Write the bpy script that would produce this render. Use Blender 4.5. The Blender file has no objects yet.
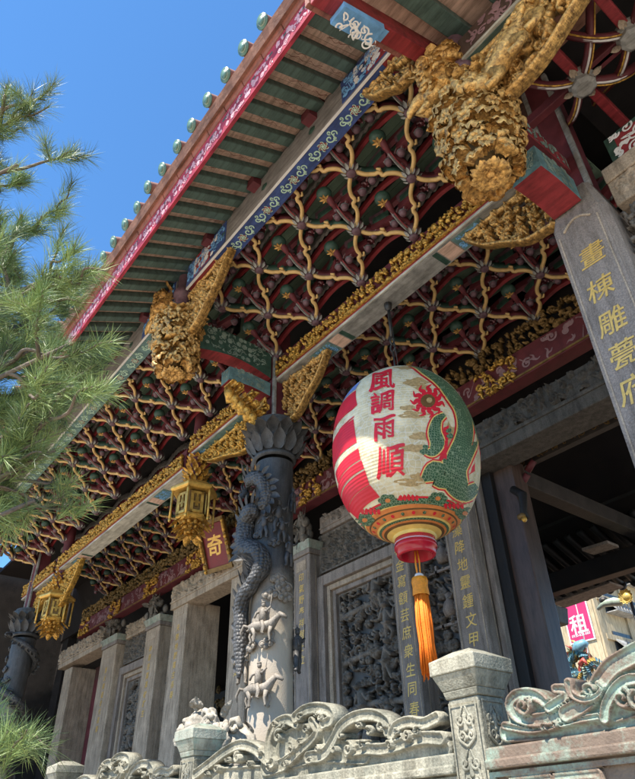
import bpy, bmesh, math, random
import numpy as np
from math import sin, cos, pi, radians
from mathutils import Vector, Matrix
SC = bpy.context.scene
COL = SC.collection
# ------------------------------------------------------------------ camera (eye at the origin, ground 1.6 m below)
CAM_R = np.array([0.61441783, 0.78867578, -0.0219374])
CAM_U = np.array([0.46704424, -0.34115978, 0.81576938])
CAM_F = np.array([-0.63589339, 0.51146899, 0.57796113])
FPX, PX0, PY0 = 645.5, 317.5, 389.5
cam = bpy.data.cameras.new('camera')
cam.sensor_fit = 'AUTO'; cam.sensor_width = 36.0
cam.lens = FPX / 779.0 * 36.0
cam.clip_start = 0.05; cam.clip_end = 3000
camo = bpy.data.objects.new('camera', cam); COL.objects.link(camo)
camo.matrix_world = Matrix(((CAM_R[0], CAM_U[0], -CAM_F[0], 0), (CAM_R[1], CAM_U[1], -CAM_F[1], 0), (CAM_R[2], CAM_U[2], -CAM_F[2], 0), (0, 0, 0, 1)))
SC.camera = camo
# ------------------------------------------------------------------ sky, sun, exposure
SUN_EL = radians(59.5)
SUN_H = (0.22, -0.9755)
w = bpy.data.worlds.new('World'); SC.world = w; w.use_nodes = True
nt = w.node_tree
sky = nt.nodes.new('ShaderNodeTexSky'); sky.sky_type = 'NISHITA'; sky.sun_disc = False
sky.sun_elevation = SUN_EL; sky.sun_rotation = math.atan2(SUN_H[0], SUN_H[1])
sky.air_density = 1.0; sky.dust_density = 0.0; sky.ozone_density = 2.0; sky.altitude = 800
bgn = nt.nodes['Background']; bgn.inputs['Strength'].default_value = 0.112
tint = nt.nodes.new('ShaderNodeMixRGB'); tint.blend_type = 'MULTIPLY'; tint.inputs[0].default_value = 1.0; tint.inputs[2].default_value = (.62, 1.0, 1.22, 1)   # the clear deep azure of the day
nt.links.new(sky.outputs[0], tint.inputs[1]); nt.links.new(tint.outputs[0], bgn.inputs['Color'])
sun = bpy.data.lights.new('sun', 'SUN'); sun.energy = 5.0; sun.angle = radians(0.53); sun.color = (1.0, 0.93, 0.82)
suno = bpy.data.objects.new('sun', sun); COL.objects.link(suno)
sv = Vector((SUN_H[0] * cos(SUN_EL), SUN_H[1] * cos(SUN_EL), sin(SUN_EL)))
suno.rotation_euler = sv.to_track_quat('Z', 'Y').to_euler(); suno.location = (0, -6, 14)
SC.view_settings.view_transform = 'Standard'; SC.view_settings.look = 'None'
SC.view_settings.gamma = 1.0; SC.view_settings.exposure = 1.22; SC.view_settings.use_curve_mapping = False
SC.render.engine = 'CYCLES'
SC.cycles.max_bounces = 8; SC.cycles.diffuse_bounces = 5

# ------------------------------------------------------------------ helpers: rays of the photograph to measure where things stand
def ray(px, py):
    return CAM_R * ((px - PX0) / FPX) - CAM_U * ((py - PY0) / FPX) + CAM_F
def P(px, py, ax, v):
    d = ray(px, py); return d * (v / d[ax])
def on_cyl(px, py, cx, cy, r):
    d = ray(px, py); a = d[0]**2 + d[1]**2; b = -(d[0] * cx + d[1] * cy); c = cx * cx + cy * cy - r * r
    disc = b * b - a * c
    if disc < 0:
        t = -b / a; q = d * t; o = np.array([q[0] - cx, q[1] - cy]); o = o / np.linalg.norm(o) * r
        return np.array([cx + o[0], cy + o[1], q[2]])
    return d * ((-b - math.sqrt(disc)) / a)

# ------------------------------------------------------------------ materials
MATS = {}
def mat(name, col, rough=0.7, var=0.25, scale=6.0, bump=0.2, bscale=40.0, metal=0.0, dark=None, spec=0.4, speck=0.0):
    """painted, gilded or stone surface: base colour broken up by two octaves of noise (dust, wear) plus a fine bump"""
    m = bpy.data.materials.new(name); m.use_nodes = True; t = m.node_tree; N = t.nodes; L = t.links
    b = N['Principled BSDF']; b.inputs['Roughness'].default_value = rough; b.inputs['Metallic'].default_value = metal
    b.inputs['Specular IOR Level'].default_value = spec
    tc = N.new('ShaderNodeTexCoord')
    n1 = N.new('ShaderNodeTexNoise'); n1.inputs['Scale'].default_value = scale; n1.inputs['Detail'].default_value = 6; n1.inputs['Roughness'].default_value = 0.65
    L.new(tc.outputs['Object'], n1.inputs['Vector'])
    r = N.new('ShaderNodeValToRGB'); r.color_ramp.elements[0].position = 0.32; r.color_ramp.elements[1].position = 0.68
    dk = dark if dark else tuple(c * (1 - var) for c in col)
    lt = tuple(min(1, c * (1 + var)) for c in col)
    r.color_ramp.elements[0].color = (*dk, 1); r.color_ramp.elements[1].color = (*lt, 1)
    L.new(n1.outputs['Fac'], r.inputs['Fac'])
    outc = r.outputs['Color']
    n2 = N.new('ShaderNodeTexNoise'); n2.inputs['Scale'].default_value = bscale; n2.inputs['Detail'].default_value = 4
    L.new(tc.outputs['Object'], n2.inputs['Vector'])
    if speck > 0:
        mx = N.new('ShaderNodeMixRGB'); mx.blend_type = 'MULTIPLY'; mx.inputs['Fac'].default_value = speck
        rr = N.new('ShaderNodeValToRGB'); rr.color_ramp.elements[0].position = 0.4; rr.color_ramp.elements[1].position = 0.6
        rr.color_ramp.elements[0].color = (.35, .35, .35, 1); rr.color_ramp.elements[1].color = (1.35, 1.35, 1.35, 1)
        L.new(n2.outputs['Fac'], rr.inputs['Fac']); L.new(outc, mx.inputs[1]); L.new(rr.outputs['Color'], mx.inputs[2]); outc = mx.outputs[0]
    if name.startswith(('stone_', 'grey_', 'beam_', 'bark_board', 'brown_red', 'crimson', 'wood_brown', 'soffit', 'rafter', 'roof', 'cream', 'awning', 'red_paint', 'blue_p')):
        mp = N.new('ShaderNodeMapping'); mp.inputs['Scale'].default_value = (5, 5, .7) if name.startswith(('stone_', 'cream', 'wood', 'awning')) else (.9, 6, 6); L.new(tc.outputs['Object'], mp.inputs['Vector'])
        n3 = N.new('ShaderNodeTexNoise'); n3.inputs['Scale'].default_value = 2.2; n3.inputs['Detail'].default_value = 8; n3.inputs['Roughness'].default_value = .72; L.new(mp.outputs[0], n3.inputs['Vector'])
        r3 = N.new('ShaderNodeValToRGB'); r3.color_ramp.elements[0].position = .36; r3.color_ramp.elements[1].position = .56; r3.color_ramp.elements[0].color = (.42, .40, .36, 1); r3.color_ramp.elements[1].color = (1.06, 1.05, 1.03, 1); L.new(n3.outputs['Fac'], r3.inputs['Fac'])
        m3 = N.new('ShaderNodeMixRGB'); m3.blend_type = 'MULTIPLY'; m3.inputs[0].default_value = .75; L.new(outc, m3.inputs[1]); L.new(r3.outputs['Color'], m3.inputs[2]); outc = m3.outputs[0]
    L.new(outc, b.inputs['Base Color'])
    if bump > 0:
        bp = N.new('ShaderNodeBump'); bp.inputs['Strength'].default_value = bump; bp.inputs['Distance'].default_value = 0.02
        L.new(n2.outputs['Fac'], bp.inputs['Height']); L.new(bp.outputs['Normal'], b.inputs['Normal'])
    rm = N.new('ShaderNodeMapRange'); rm.inputs['To Min'].default_value = max(0.05, rough - .15); rm.inputs['To Max'].default_value = min(1, rough + .15)
    L.new(n1.outputs['Fac'], rm.inputs['Value']); L.new(rm.outputs[0], b.inputs['Roughness'])
    MATS[name] = m; return m
mat('gold', (.72, .41, .08), .36, .25, 20, .4, 60, .5, dark=(.16, .085, .025))
mat('gold_dusty', (.70, .41, .125), .4, .25, 24, .45, 55, .42, dark=(.13, .065, .025))
mat('gold_bright', (.70, .43, .10), .38, .2, 7, .15, 60, .45, dark=(.42, .24, .05))
mat('gold_dark', (.20, .12, .04), .55, .4, 9, .2, 60, .3)
mat('gilt_letter', (.74, .46, .12), .45, .2, 20, .1, 60, .3)
mat('stone_grey', (.26, .218, .19), .75, .14, 2.5, .25, 90, speck=.35)
mat('stone_pale', (.38, .305, .23), .8, .2, 3, .3, 60, speck=.3)
mat('stone_umber', (.085, .075, .065), .85, .3, 5, .3, 60, speck=.3)  # even, darker tone than the other carved stone, for one lintel
mat('stone_carved', (.165, .145, .125), .8, .3, 6, .3, 60, speck=.3)
mat('stone_dark', (.072, .07, .07), .55, .3, 4, .25, 70, speck=.25)
mat('stone_column', (.25, .22, .185), .6, .3, 3, .25, 70, speck=.25)
mat('stone_rail', (.31, .29, .23), .8, .28, 4, .35, 70, dark=(.15, .155, .125), speck=.25)
mat('stone_white', (.36, .33, .28), .8, .25, 5, .3, 60)
def patina(name, base, green, lo, hi):
    m = mat(name, base, .55, .3, 5, .3, 60); t = m.node_tree; N = t.nodes; L = t.links; b = N['Principled BSDF']
    src = b.inputs['Base Color'].links[0].from_socket
    tc = N.new('ShaderNodeTexCoord'); n = N.new('ShaderNodeTexNoise'); n.inputs['Scale'].default_value = 7; n.inputs['Detail'].default_value = 8; n.inputs['Roughness'].default_value = .75
    L.new(tc.outputs['Object'], n.inputs['Vector'])
    g = N.new('ShaderNodeNewGeometry'); ad = N.new('ShaderNodeMath'); ad.operation = 'SUBTRACT'
    sb = N.new('ShaderNodeMath'); sb.operation = 'MULTIPLY'; sb.inputs[1].default_value = .9
    L.new(g.outputs['Pointiness'], sb.inputs[0]); L.new(n.outputs['Fac'], ad.inputs[0]); L.new(sb.outputs[0], ad.inputs[1])
    r = N.new('ShaderNodeMapRange'); r.inputs['From Min'].default_value = lo; r.inputs['From Max'].default_value = hi
    L.new(ad.outputs[0], r.inputs['Value'])
    mx = N.new('ShaderNodeMixRGB'); mx.inputs[2].default_value = (*green, 1)
    L.new(r.outputs[0], mx.inputs[0]); L.new(src, mx.inputs[1]); L.new(mx.outputs[0], b.inputs['Base Color']); return m
patina('bronze_patina', (.155, .112, .082), (.25, .33, .265), -.03, .17)
patina('stone_verdigris', (.30, .31, .26), (.25, .37, .31), -.02, .2)
mat('red_paint', (.26, .03, .035), .55, .25, 5, .1, 50)
mat('red_dark', (.105, .02, .025), .6, .3, 5, .1, 50)
mat('crimson', (.36, .035, .06), .55, .35, 4, .1, 50)
mat('brown_red', (.27, .10, .075), .8, .25, 7, .25, 40)
mat('tile_red', (.25, .12, .09), .8, .3, 9, .3, 40)
mat('tile_green', (.085, .16, .125), .35, .3, 12, .2, 40)
mat('tile_pale', (.30, .36, .28), .6, .2, 9, .2, 40)
mat('rafter_green', (.08, .125, .108), .6, .25, 4, .15, 30)
mat('soffit_peach', (.62, .42, .33), .7, .16, 3, .15, 30)
mat('green_board', (.13, .185, .13), .7, .2, 4, .15, 30)
mat('green_dark', (.032, .07, .05), .5, .4, 8, .2, 40)
mat('blue_paint', (.04, .07, .21), .6, .35, 4, .1, 40)
mat('sky_paint', (.16, .36, .62), .5, .25, 8, .1, 40)
mat('teal_paint', (.11, .19, .185), .55, .4, 10, .1, 40)
mat('white_paint', (.66, .63, .6), .55, .12, 6, .1, 40)
mat('pink_paint', (.55, .30, .33), .55, .2, 6, .1, 40)
mat('mint_line', (.42, .58, .45), .55, .2, 6, .1, 40)
mat('yellow_edge', (.56, .36, .14), .5, .18, 7, .1, 40)
mat('purple_dou', (.13, .07, .085), .55, .35, 12, .15, 40)
mat('bark_board', (.22, .2, .185), .7, .25, 5, .3, 20)
mat('beam_white', (.44, .42, .36), .6, .3, 3, .1, 40)
mat('grey_paint', (.25, .245, .23), .6, .4, 4, .1, 40)
mat('dull_pink', (.24, .14, .15), .6, .25, 6, .1, 40)
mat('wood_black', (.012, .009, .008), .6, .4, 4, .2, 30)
mat('sage_line', (.19, .24, .19), .6, .4, 9, .1, 40)
mat('wood_brown', (.085, .054, .044), .42, .15, 1.2, .05, 30)
mat('wood_grey', (.045, .037, .032), .7, .35, 6, .3, 25)
mat('door_red', (.07, .03, .026), .5, .3, 3, .1, 30)
mat('lacquer_red', (.50, .012, .03), .25, .12, 6, .03, 40, spec=.6)
mat('plaque_red', (.17, .014, .02), .4, .2, 5, .05, 40)
mat('lantern_red', (.64, .013, .03), .5, .12, 5, .1, 90)
mat('lantern_green', (.03, .085, .035), .55, .25, 8, .1, 60)
mat('lantern_orange', (.62, .2, .05), .5, .2, 8, .1, 60)
mat('lantern_tan', (.42, .28, .12), .6, .35, 40, .1, 90)
mat('lantern_yellow', (.75, .52, .15), .5, .15, 8, .1, 60)
mat('lantern_blue', (.16, .24, .5), .5, .3, 12, .1, 60)
mat('lantern_brown', (.14, .07, .02), .5, .3, 12, .1, 60)
mat('tassel_orange', (.9, .19, .006), .65, .12, 20, .3, 120)
mat('tassel_gold', (.78, .27, .015), .5, .2, 30, .4, 120)
mat('iron', (.06, .055, .05), .5, .3, 12, .2, 60, .6)
mat('bark', (.14, .11, .085), .9, .35, 14, .6, 40)
mat('needle_a', (.14, .215, .065), .5, .3, 1.2, 0)
mat('needle_b', (.25, .33, .11), .5, .3, 1.2, 0)
mat('needle_c', (.10, .145, .06), .5, .3, 1.2, 0)
mat('cream_wall', (.43, .35, .225), .85, .2, .35, .1, 3)
mat('awning_grey', (.30, .30, .29), .7, .4, 3, .3, 10)
mat('window_dark', (.04, .045, .05), .3, .3, 2, 0)
mat('sign_pink', (.42, .02, .10), .5, .1, 2, 0)
mat('sign_white', (.6, .6, .6), .5, .05, 2, 0)
mat('paving', (.43, .37, .295), .85, .15, .6, .3, 8)
mat('platform_stone', (.15, .14, .125), .85, .15, 1, .3, 20)
mat('roof_tile', (.25, .12, .08), .8, .3, 5, .3, 20)
mat('ceramic_blue', (.14, .30, .38), .35, .3, 12, .2, 60)
mat('ceramic_red', (.5, .1, .08), .35, .3, 12, .2, 60)
mat('ceramic_yellow', (.50, .36, .1), .35, .3, 12, .2, 60)
m = mat('stone_scale', (.075, .074, .075), .5, .3, 4, .25, 70, speck=.2); t = m.node_tree; N = t.nodes; L = t.links; b = N['Principled BSDF']; tc = N.new('ShaderNodeTexCoord'); v = N.new('ShaderNodeTexVoronoi'); v.inputs['Scale'].default_value = 21; v.inputs['Randomness'].default_value = .45
L.new(tc.outputs['Object'], v.inputs['Vector']); bp = N.new('ShaderNodeBump'); bp.invert = True; bp.inputs['Strength'].default_value = .9; bp.inputs['Distance'].default_value = .03; L.new(v.outputs['Distance'], bp.inputs['Height']); L.new(b.inputs['Normal'].links[0].from_socket, bp.inputs['Normal']); L.new(bp.outputs['Normal'], b.inputs['Normal'])
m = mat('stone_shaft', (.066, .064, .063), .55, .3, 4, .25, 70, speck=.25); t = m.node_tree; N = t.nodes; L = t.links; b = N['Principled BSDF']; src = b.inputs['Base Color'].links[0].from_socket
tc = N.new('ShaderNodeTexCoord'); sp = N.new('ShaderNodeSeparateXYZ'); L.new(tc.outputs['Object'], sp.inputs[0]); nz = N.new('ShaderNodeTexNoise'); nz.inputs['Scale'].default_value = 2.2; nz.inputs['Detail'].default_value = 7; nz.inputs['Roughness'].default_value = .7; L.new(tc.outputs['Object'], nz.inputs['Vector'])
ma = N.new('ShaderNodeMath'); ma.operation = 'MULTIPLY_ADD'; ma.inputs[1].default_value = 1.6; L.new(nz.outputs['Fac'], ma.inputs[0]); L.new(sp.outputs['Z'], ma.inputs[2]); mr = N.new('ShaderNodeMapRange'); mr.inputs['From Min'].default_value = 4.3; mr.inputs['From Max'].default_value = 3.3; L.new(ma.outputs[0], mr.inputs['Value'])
mx = N.new('ShaderNodeMixRGB'); mx.inputs[2].default_value = (.42, .36, .285, 1); L.new(mr.outputs[0], mx.inputs[0]); L.new(src, mx.inputs[1]); L.new(mx.outputs[0], b.inputs['Base Color'])  # shaft turns paler tan toward the foot, sunlight partly put into the colour
def add_tex_lines(name, kind, scale, line, width, fac=1.0):
    """lattice of pale lines (honeycomb, scales) painted over the base colour"""
    m = MATS[name]; t = m.node_tree; N = t.nodes; L = t.links; b = N['Principled BSDF']
    src = b.inputs['Base Color'].links[0].from_socket
    tc = N.new('ShaderNodeTexCoord'); v = N.new('ShaderNodeTexVoronoi'); v.feature = 'DISTANCE_TO_EDGE'; v.inputs['Scale'].default_value = scale
    v.inputs['Randomness'].default_value = .55 if kind == 'scale' else .85
    L.new(tc.outputs['Object'], v.inputs['Vector'])
    r = N.new('ShaderNodeMapRange'); r.inputs['From Min'].default_value = width * .5; r.inputs['From Max'].default_value = width; r.inputs['To Min'].default_value = fac; r.inputs['To Max'].default_value = 0
    L.new(v.outputs['Distance'], r.inputs['Value'])
    mx = N.new('ShaderNodeMixRGB'); mx.inputs[2].default_value = (*line, 1)
    L.new(r.outputs[0], mx.inputs[0]); L.new(src, mx.inputs[1]); L.new(mx.outputs[0], b.inputs['Base Color'])
mat('lantern_cream', (.72, .61, .39), .6, .18, 4, .12, 90, dark=(.45, .36, .2))
add_tex_lines('lantern_cream', 'hex', 15, (.70, .67, .58), .06, .6)
add_tex_lines('lantern_green', 'scale', 34, (.36, .43, .26), .08, .6)
for n_, ln in (('lantern_cream', .05), ('lantern_red', .05)):
    # ribs of the bamboo frame under the paper
    m = MATS[n_]; t = m.node_tree; N = t.nodes; L = t.links; b = N['Principled BSDF']
    tc = N.new('ShaderNodeTexCoord'); wv = N.new('ShaderNodeTexWave'); wv.bands_direction = 'Z'; wv.inputs['Scale'].default_value = 9; wv.inputs['Distortion'].default_value = .4
    L.new(tc.outputs['Object'], wv.inputs['Vector']); bp = N.new('ShaderNodeBump'); bp.inputs['Strength'].default_value = .13; bp.inputs['Distance'].default_value = .03
    L.new(wv.outputs['Fac'], bp.inputs['Height']); old = b.inputs['Normal'].links[0].from_socket; L.new(old, bp.inputs['Normal']); L.new(bp.outputs['Normal'], b.inputs['Normal'])

# ------------------------------------------------------------------ mesh builder
def frames(pts):
    pts = np.asarray(pts, float); n = len(pts); T = np.gradient(pts, axis=0); T /= np.linalg.norm(T, axis=1)[:, None] + 1e-12
    ref = np.array([0, 0, 1.0]) if abs(T[0][2]) < .9 else np.array([1.0, 0, 0])
    A = np.zeros_like(pts); a = ref - T[0] * (ref @ T[0]); A[0] = a / np.linalg.norm(a)
    for i in range(1, n):
        a = A[i - 1] - T[i] * (A[i - 1] @ T[i]); A[i] = a / (np.linalg.norm(a) + 1e-12)
    return pts, T, A, np.cross(T, A)
def crom(pts, k=6):
    """smooth curve through the given points (any dimension)"""
    p = np.asarray(pts, float); p = np.vstack([2 * p[0] - p[1], p, 2 * p[-1] - p[-2]]); out = []
    for i in range(1, len(p) - 2):
        for j in range(k):
            t = j / k
            out.append(.5 * (2 * p[i] + (p[i + 1] - p[i - 1]) * t + (2 * p[i - 1] - 5 * p[i] + 4 * p[i + 1] - p[i + 2]) * t * t + (3 * p[i] - p[i - 1] - 3 * p[i + 1] + p[i + 2]) * t ** 3))
    out.append(p[-2]); return np.array(out)
class MB:
    def __init__(s): s.V = []; s.F = []; s.M = []; s.S = []; s.n = 0; s.mats = []
    def mi(s, m):
        if m not in s.mats: s.mats.append(m)
        return s.mats.index(m)
    def add(s, V, F, m, sm=True):
        V = np.asarray(V, float).reshape(-1, 3); i = s.mi(m); o = s.n; s.V.append(V); s.n += len(V)
        if isinstance(F, np.ndarray): F = (F + o).tolist(); s.F += F
        else: s.F += [[a + o for a in f] for f in F]
        s.M += [i] * len(F); s.S += [sm] * len(F); return s
    def box(s, x0, x1, y0, y1, z0, z1, m):
        V = [(x, y, z) for z in (z0, z1) for y in (y0, y1) for x in (x0, x1)]
        return s.add(V, [(0, 2, 3, 1), (4, 5, 7, 6), (0, 1, 5, 4), (2, 6, 7, 3), (0, 4, 6, 2), (1, 3, 7, 5)], m, False)
    def obox(s, O, U, V, N, m):
        """box from a corner and three edge vectors"""
        O, U, V, N = (np.asarray(a, float) for a in (O, U, V, N))
        P8 = [O + a * U + b * V + c * N for c in (0, 1) for b in (0, 1) for a in (0, 1)]
        f = [(0, 2, 3, 1), (4, 5, 7, 6), (0, 1, 5, 4), (2, 6, 7, 3), (0, 4, 6, 2), (1, 3, 7, 5)]
        if np.dot(np.cross(U, V), N) < 0: f = [t[::-1] for t in f]
        return s.add(P8, f, m, False)
    def tube(s, pts, r, m, n=8, caps=True, flat=1.0, sm=True):
        pts, T, A, B = frames(pts); r = np.broadcast_to(np.asarray(r, float), (len(pts),)); a = np.arange(n) * 2 * pi / n
        V = pts[:, None, :] + r[:, None, None] * (np.cos(a)[None, :, None] * A[:, None, :] + flat * np.sin(a)[None, :, None] * B[:, None, :])
        k = len(pts); F = [(i * n + j, i * n + (j + 1) % n, (i + 1) * n + (j + 1) % n, (i + 1) * n + j) for i in range(k - 1) for j in range(n)]
        if caps: F += [tuple(range(n))[::-1], tuple((k - 1) * n + j for j in range(n))]
        return s.add(V.reshape(-1, 3), F, m, sm)
    def lathe(s, prof, c, m, n=24, sm=True, ms=None, rot=0.0):
        a = np.arange(n) * 2 * pi / n + rot; k = len(prof)
        V = np.array([(c[0] + r * cos(t), c[1] + r * sin(t), c[2] + z) for r, z in prof for t in a])
        o = s.n
        for i in range(k - 1):
            F = [(i * n + j, i * n + (j + 1) % n, (i + 1) * n + (j + 1) % n, (i + 1) * n + j) for j in range(n)]
            if i == 0: s.add(V, F, ms[0] if ms else m, sm)
            else:
                mi = s.mi(ms[i] if ms else m); s.F += [[a_ + o for a_ in f] for f in F]; s.M += [mi] * n; s.S += [sm] * n
        return s
    def ell(s, c, r, m, n=10, R=None):
        k = max(5, n // 2 + 1); V = []
        for i in range(k + 1):
            p = pi * i / k
            for j in range(n):
                t = 2 * pi * j / n; V.append((r[0] * sin(p) * cos(t), r[1] * sin(p) * sin(t), r[2] * cos(p)))
        V = np.array(V)
        if R is not None: V = V @ np.asarray(R).T
        F = [(i * n + j, (i + 1) * n + j, (i + 1) * n + (j + 1) % n, i * n + (j + 1) % n) for i in range(k) for j in range(n)]
        return s.add(V + np.asarray(c, float), F, m)
    def petal(s, c, d, up, L, W, m, curl=.35):
        """a cupped leaf that starts at c, runs along d and curls towards up"""
        d = np.asarray(d, float); d = d / np.linalg.norm(d); up = np.asarray(up, float); up = up - d * (up @ d); up = up / (np.linalg.norm(up) + 1e-9); sd = np.cross(d, up); V = []
        for i in range(6):
            t = i / 5; wd = W * (sin(pi * min(1, .12 + t * .93)) ** .7); p = np.asarray(c) + d * L * t + up * L * curl * (t * t)
            for j in (-1, -.5, 0, .5, 1): V.append(p + sd * wd * j + up * (abs(j) ** 2) * wd * .5)
        F = [(i * 5 + j, i * 5 + j + 1, (i + 1) * 5 + j + 1, (i + 1) * 5 + j) for i in range(5) for j in range(4)]
        return s.add(V, F, m)
    def frill(s, c, d, up, L, W, m, rr):
        """a broad ruffled leaf: blunt lobed end, waved margin, lip rolled back"""
        d = np.asarray(d, float); d = d / np.linalg.norm(d); up = np.asarray(up, float); up = up - d * (up @ d); up = up / (np.linalg.norm(up) + 1e-9); sd = np.cross(d, up); V = []; ph = rr.random() * 6; n = 9
        for i in range(7):
            t = i / 6; wd = W * (.45 + .75 * sin(pi * min(1, .1 + t * .75)))
            for j in range(n):
                u = j / (n - 1) * 2 - 1; e = t * (1 - .09 * abs(sin(u * 4.7 + ph)) - .2 * u * u)
                V.append(np.asarray(c) + d * L * (e - .22 * max(0, t - .75) * 4 * .5) + sd * wd * u + up * (L * .55 * sin(e * 2.6) + W * .16 * t * sin(u * 7 + ph) - W * .3 * u * u))
        F = [(i * n + j, i * n + j + 1, (i + 1) * n + j + 1, (i + 1) * n + j) for i in range(6) for j in range(n - 1)]
        return s.add(V, F, m)
    def text(s, body, O, U, V, N, size, m, bold=.0, depth=.006, shear=.12, wob=.02, seed=1):
        V2, F = glyphs(body, bold, shear); rng = np.random.default_rng(seed)
        if len(V2) == 0: return s
        q = V2 + wob * np.sin(V2[:, ::-1] * 9 + rng.random(2) * 6) * .5
        O, U, V, N = (np.asarray(a, float) for a in (O, U, V, N))
        W = O + q[:, :1] * U * size + q[:, 1:] * V * size + N * depth
        return s.add(W, F, m, False)
    def build(s, name, parent=None, bevel=0.0, label=None, local=False):
        me = bpy.data.meshes.new(name)
        V = np.vstack(s.V) if s.V else np.zeros((0, 3))
        if parent is not None and not local:
            q = parent; off = Vector((0, 0, 0))
            while q is not None: off += q.location; q = q.parent
            V = V - np.array(off)
        me.from_pydata(V.tolist(), [], s.F)
        for m in s.mats: me.materials.append(MATS[m])
        me.polygons.foreach_set('material_index', s.M); me.polygons.foreach_set('use_smooth', s.S); me.update()
        o = bpy.data.objects.new(name, me); COL.objects.link(o)
        if parent is not None: o.parent = parent
        if bevel > 0:
            b = o.modifiers.new('bevel', 'BEVEL'); b.width = bevel; b.segments = 2; b.limit_method = 'ANGLE'; b.angle_limit = radians(50)
        if label: o['label'] = label
        return o
GC = {}
def glyphs(body, bold=0.0, shear=0.12):
    key = (body, bold, shear)
    if key in GC: return GC[key]
    c = bpy.data.curves.new('glyph', 'FONT'); c.body = body; c.size = 1.0; c.offset = bold; c.shear = shear; c.align_x = 'CENTER'; c.align_y = 'CENTER'; c.resolution_u = 3
    o = bpy.data.objects.new('glyph', c); COL.objects.link(o); me = bpy.data.meshes.new_from_object(o)
    V = np.array([v.co[:2] for v in me.vertices]).reshape(-1, 2); F = [list(p.vertices) for p in me.polygons]
    bpy.data.objects.remove(o); bpy.data.curves.remove(c); bpy.data.meshes.remove(me)
    if len(V): V = V - (V.max(0) + V.min(0)) / 2
    GC[key] = (V, F); return V, F
def tag(o, label, cat, group=None, kind=None):
    if label: o['label'] = label
    if cat: o['category'] = cat
    if group: o['group'] = group
    if kind: o['kind'] = kind
    elif cat: o['kind'] = 'thing'
    return o
def thing(name, label, cat, loc, group=None, rz=0.0):
    o = bpy.data.objects.new(name, None); o.empty_display_size = .1; COL.objects.link(o); o.location = [float(a) for a in loc]; o.rotation_euler = (0, 0, rz)
    return tag(o, label, cat, group)
def kids(o): return [c for c in bpy.data.objects if c.parent == o]
def dup(root, loc, label, rz=None, cat=None):
    r = root.copy(); COL.objects.link(r); r.location = [float(a) for a in loc]; r['label'] = label
    if rz is not None: r.rotation_euler = (0, 0, rz)
    for ch in kids(root):
        c = ch.copy(); COL.objects.link(c); c.parent = r
        for g in kids(ch):
            d = g.copy(); COL.objects.link(d); d.parent = c
    return r
def dup_part(o, parent, loc, rz=0.0):
    c = o.copy(); COL.objects.link(c); c.parent = parent; c.location = [float(a) for a in loc]; c.rotation_euler = (0, 0, rz); return c
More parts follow.
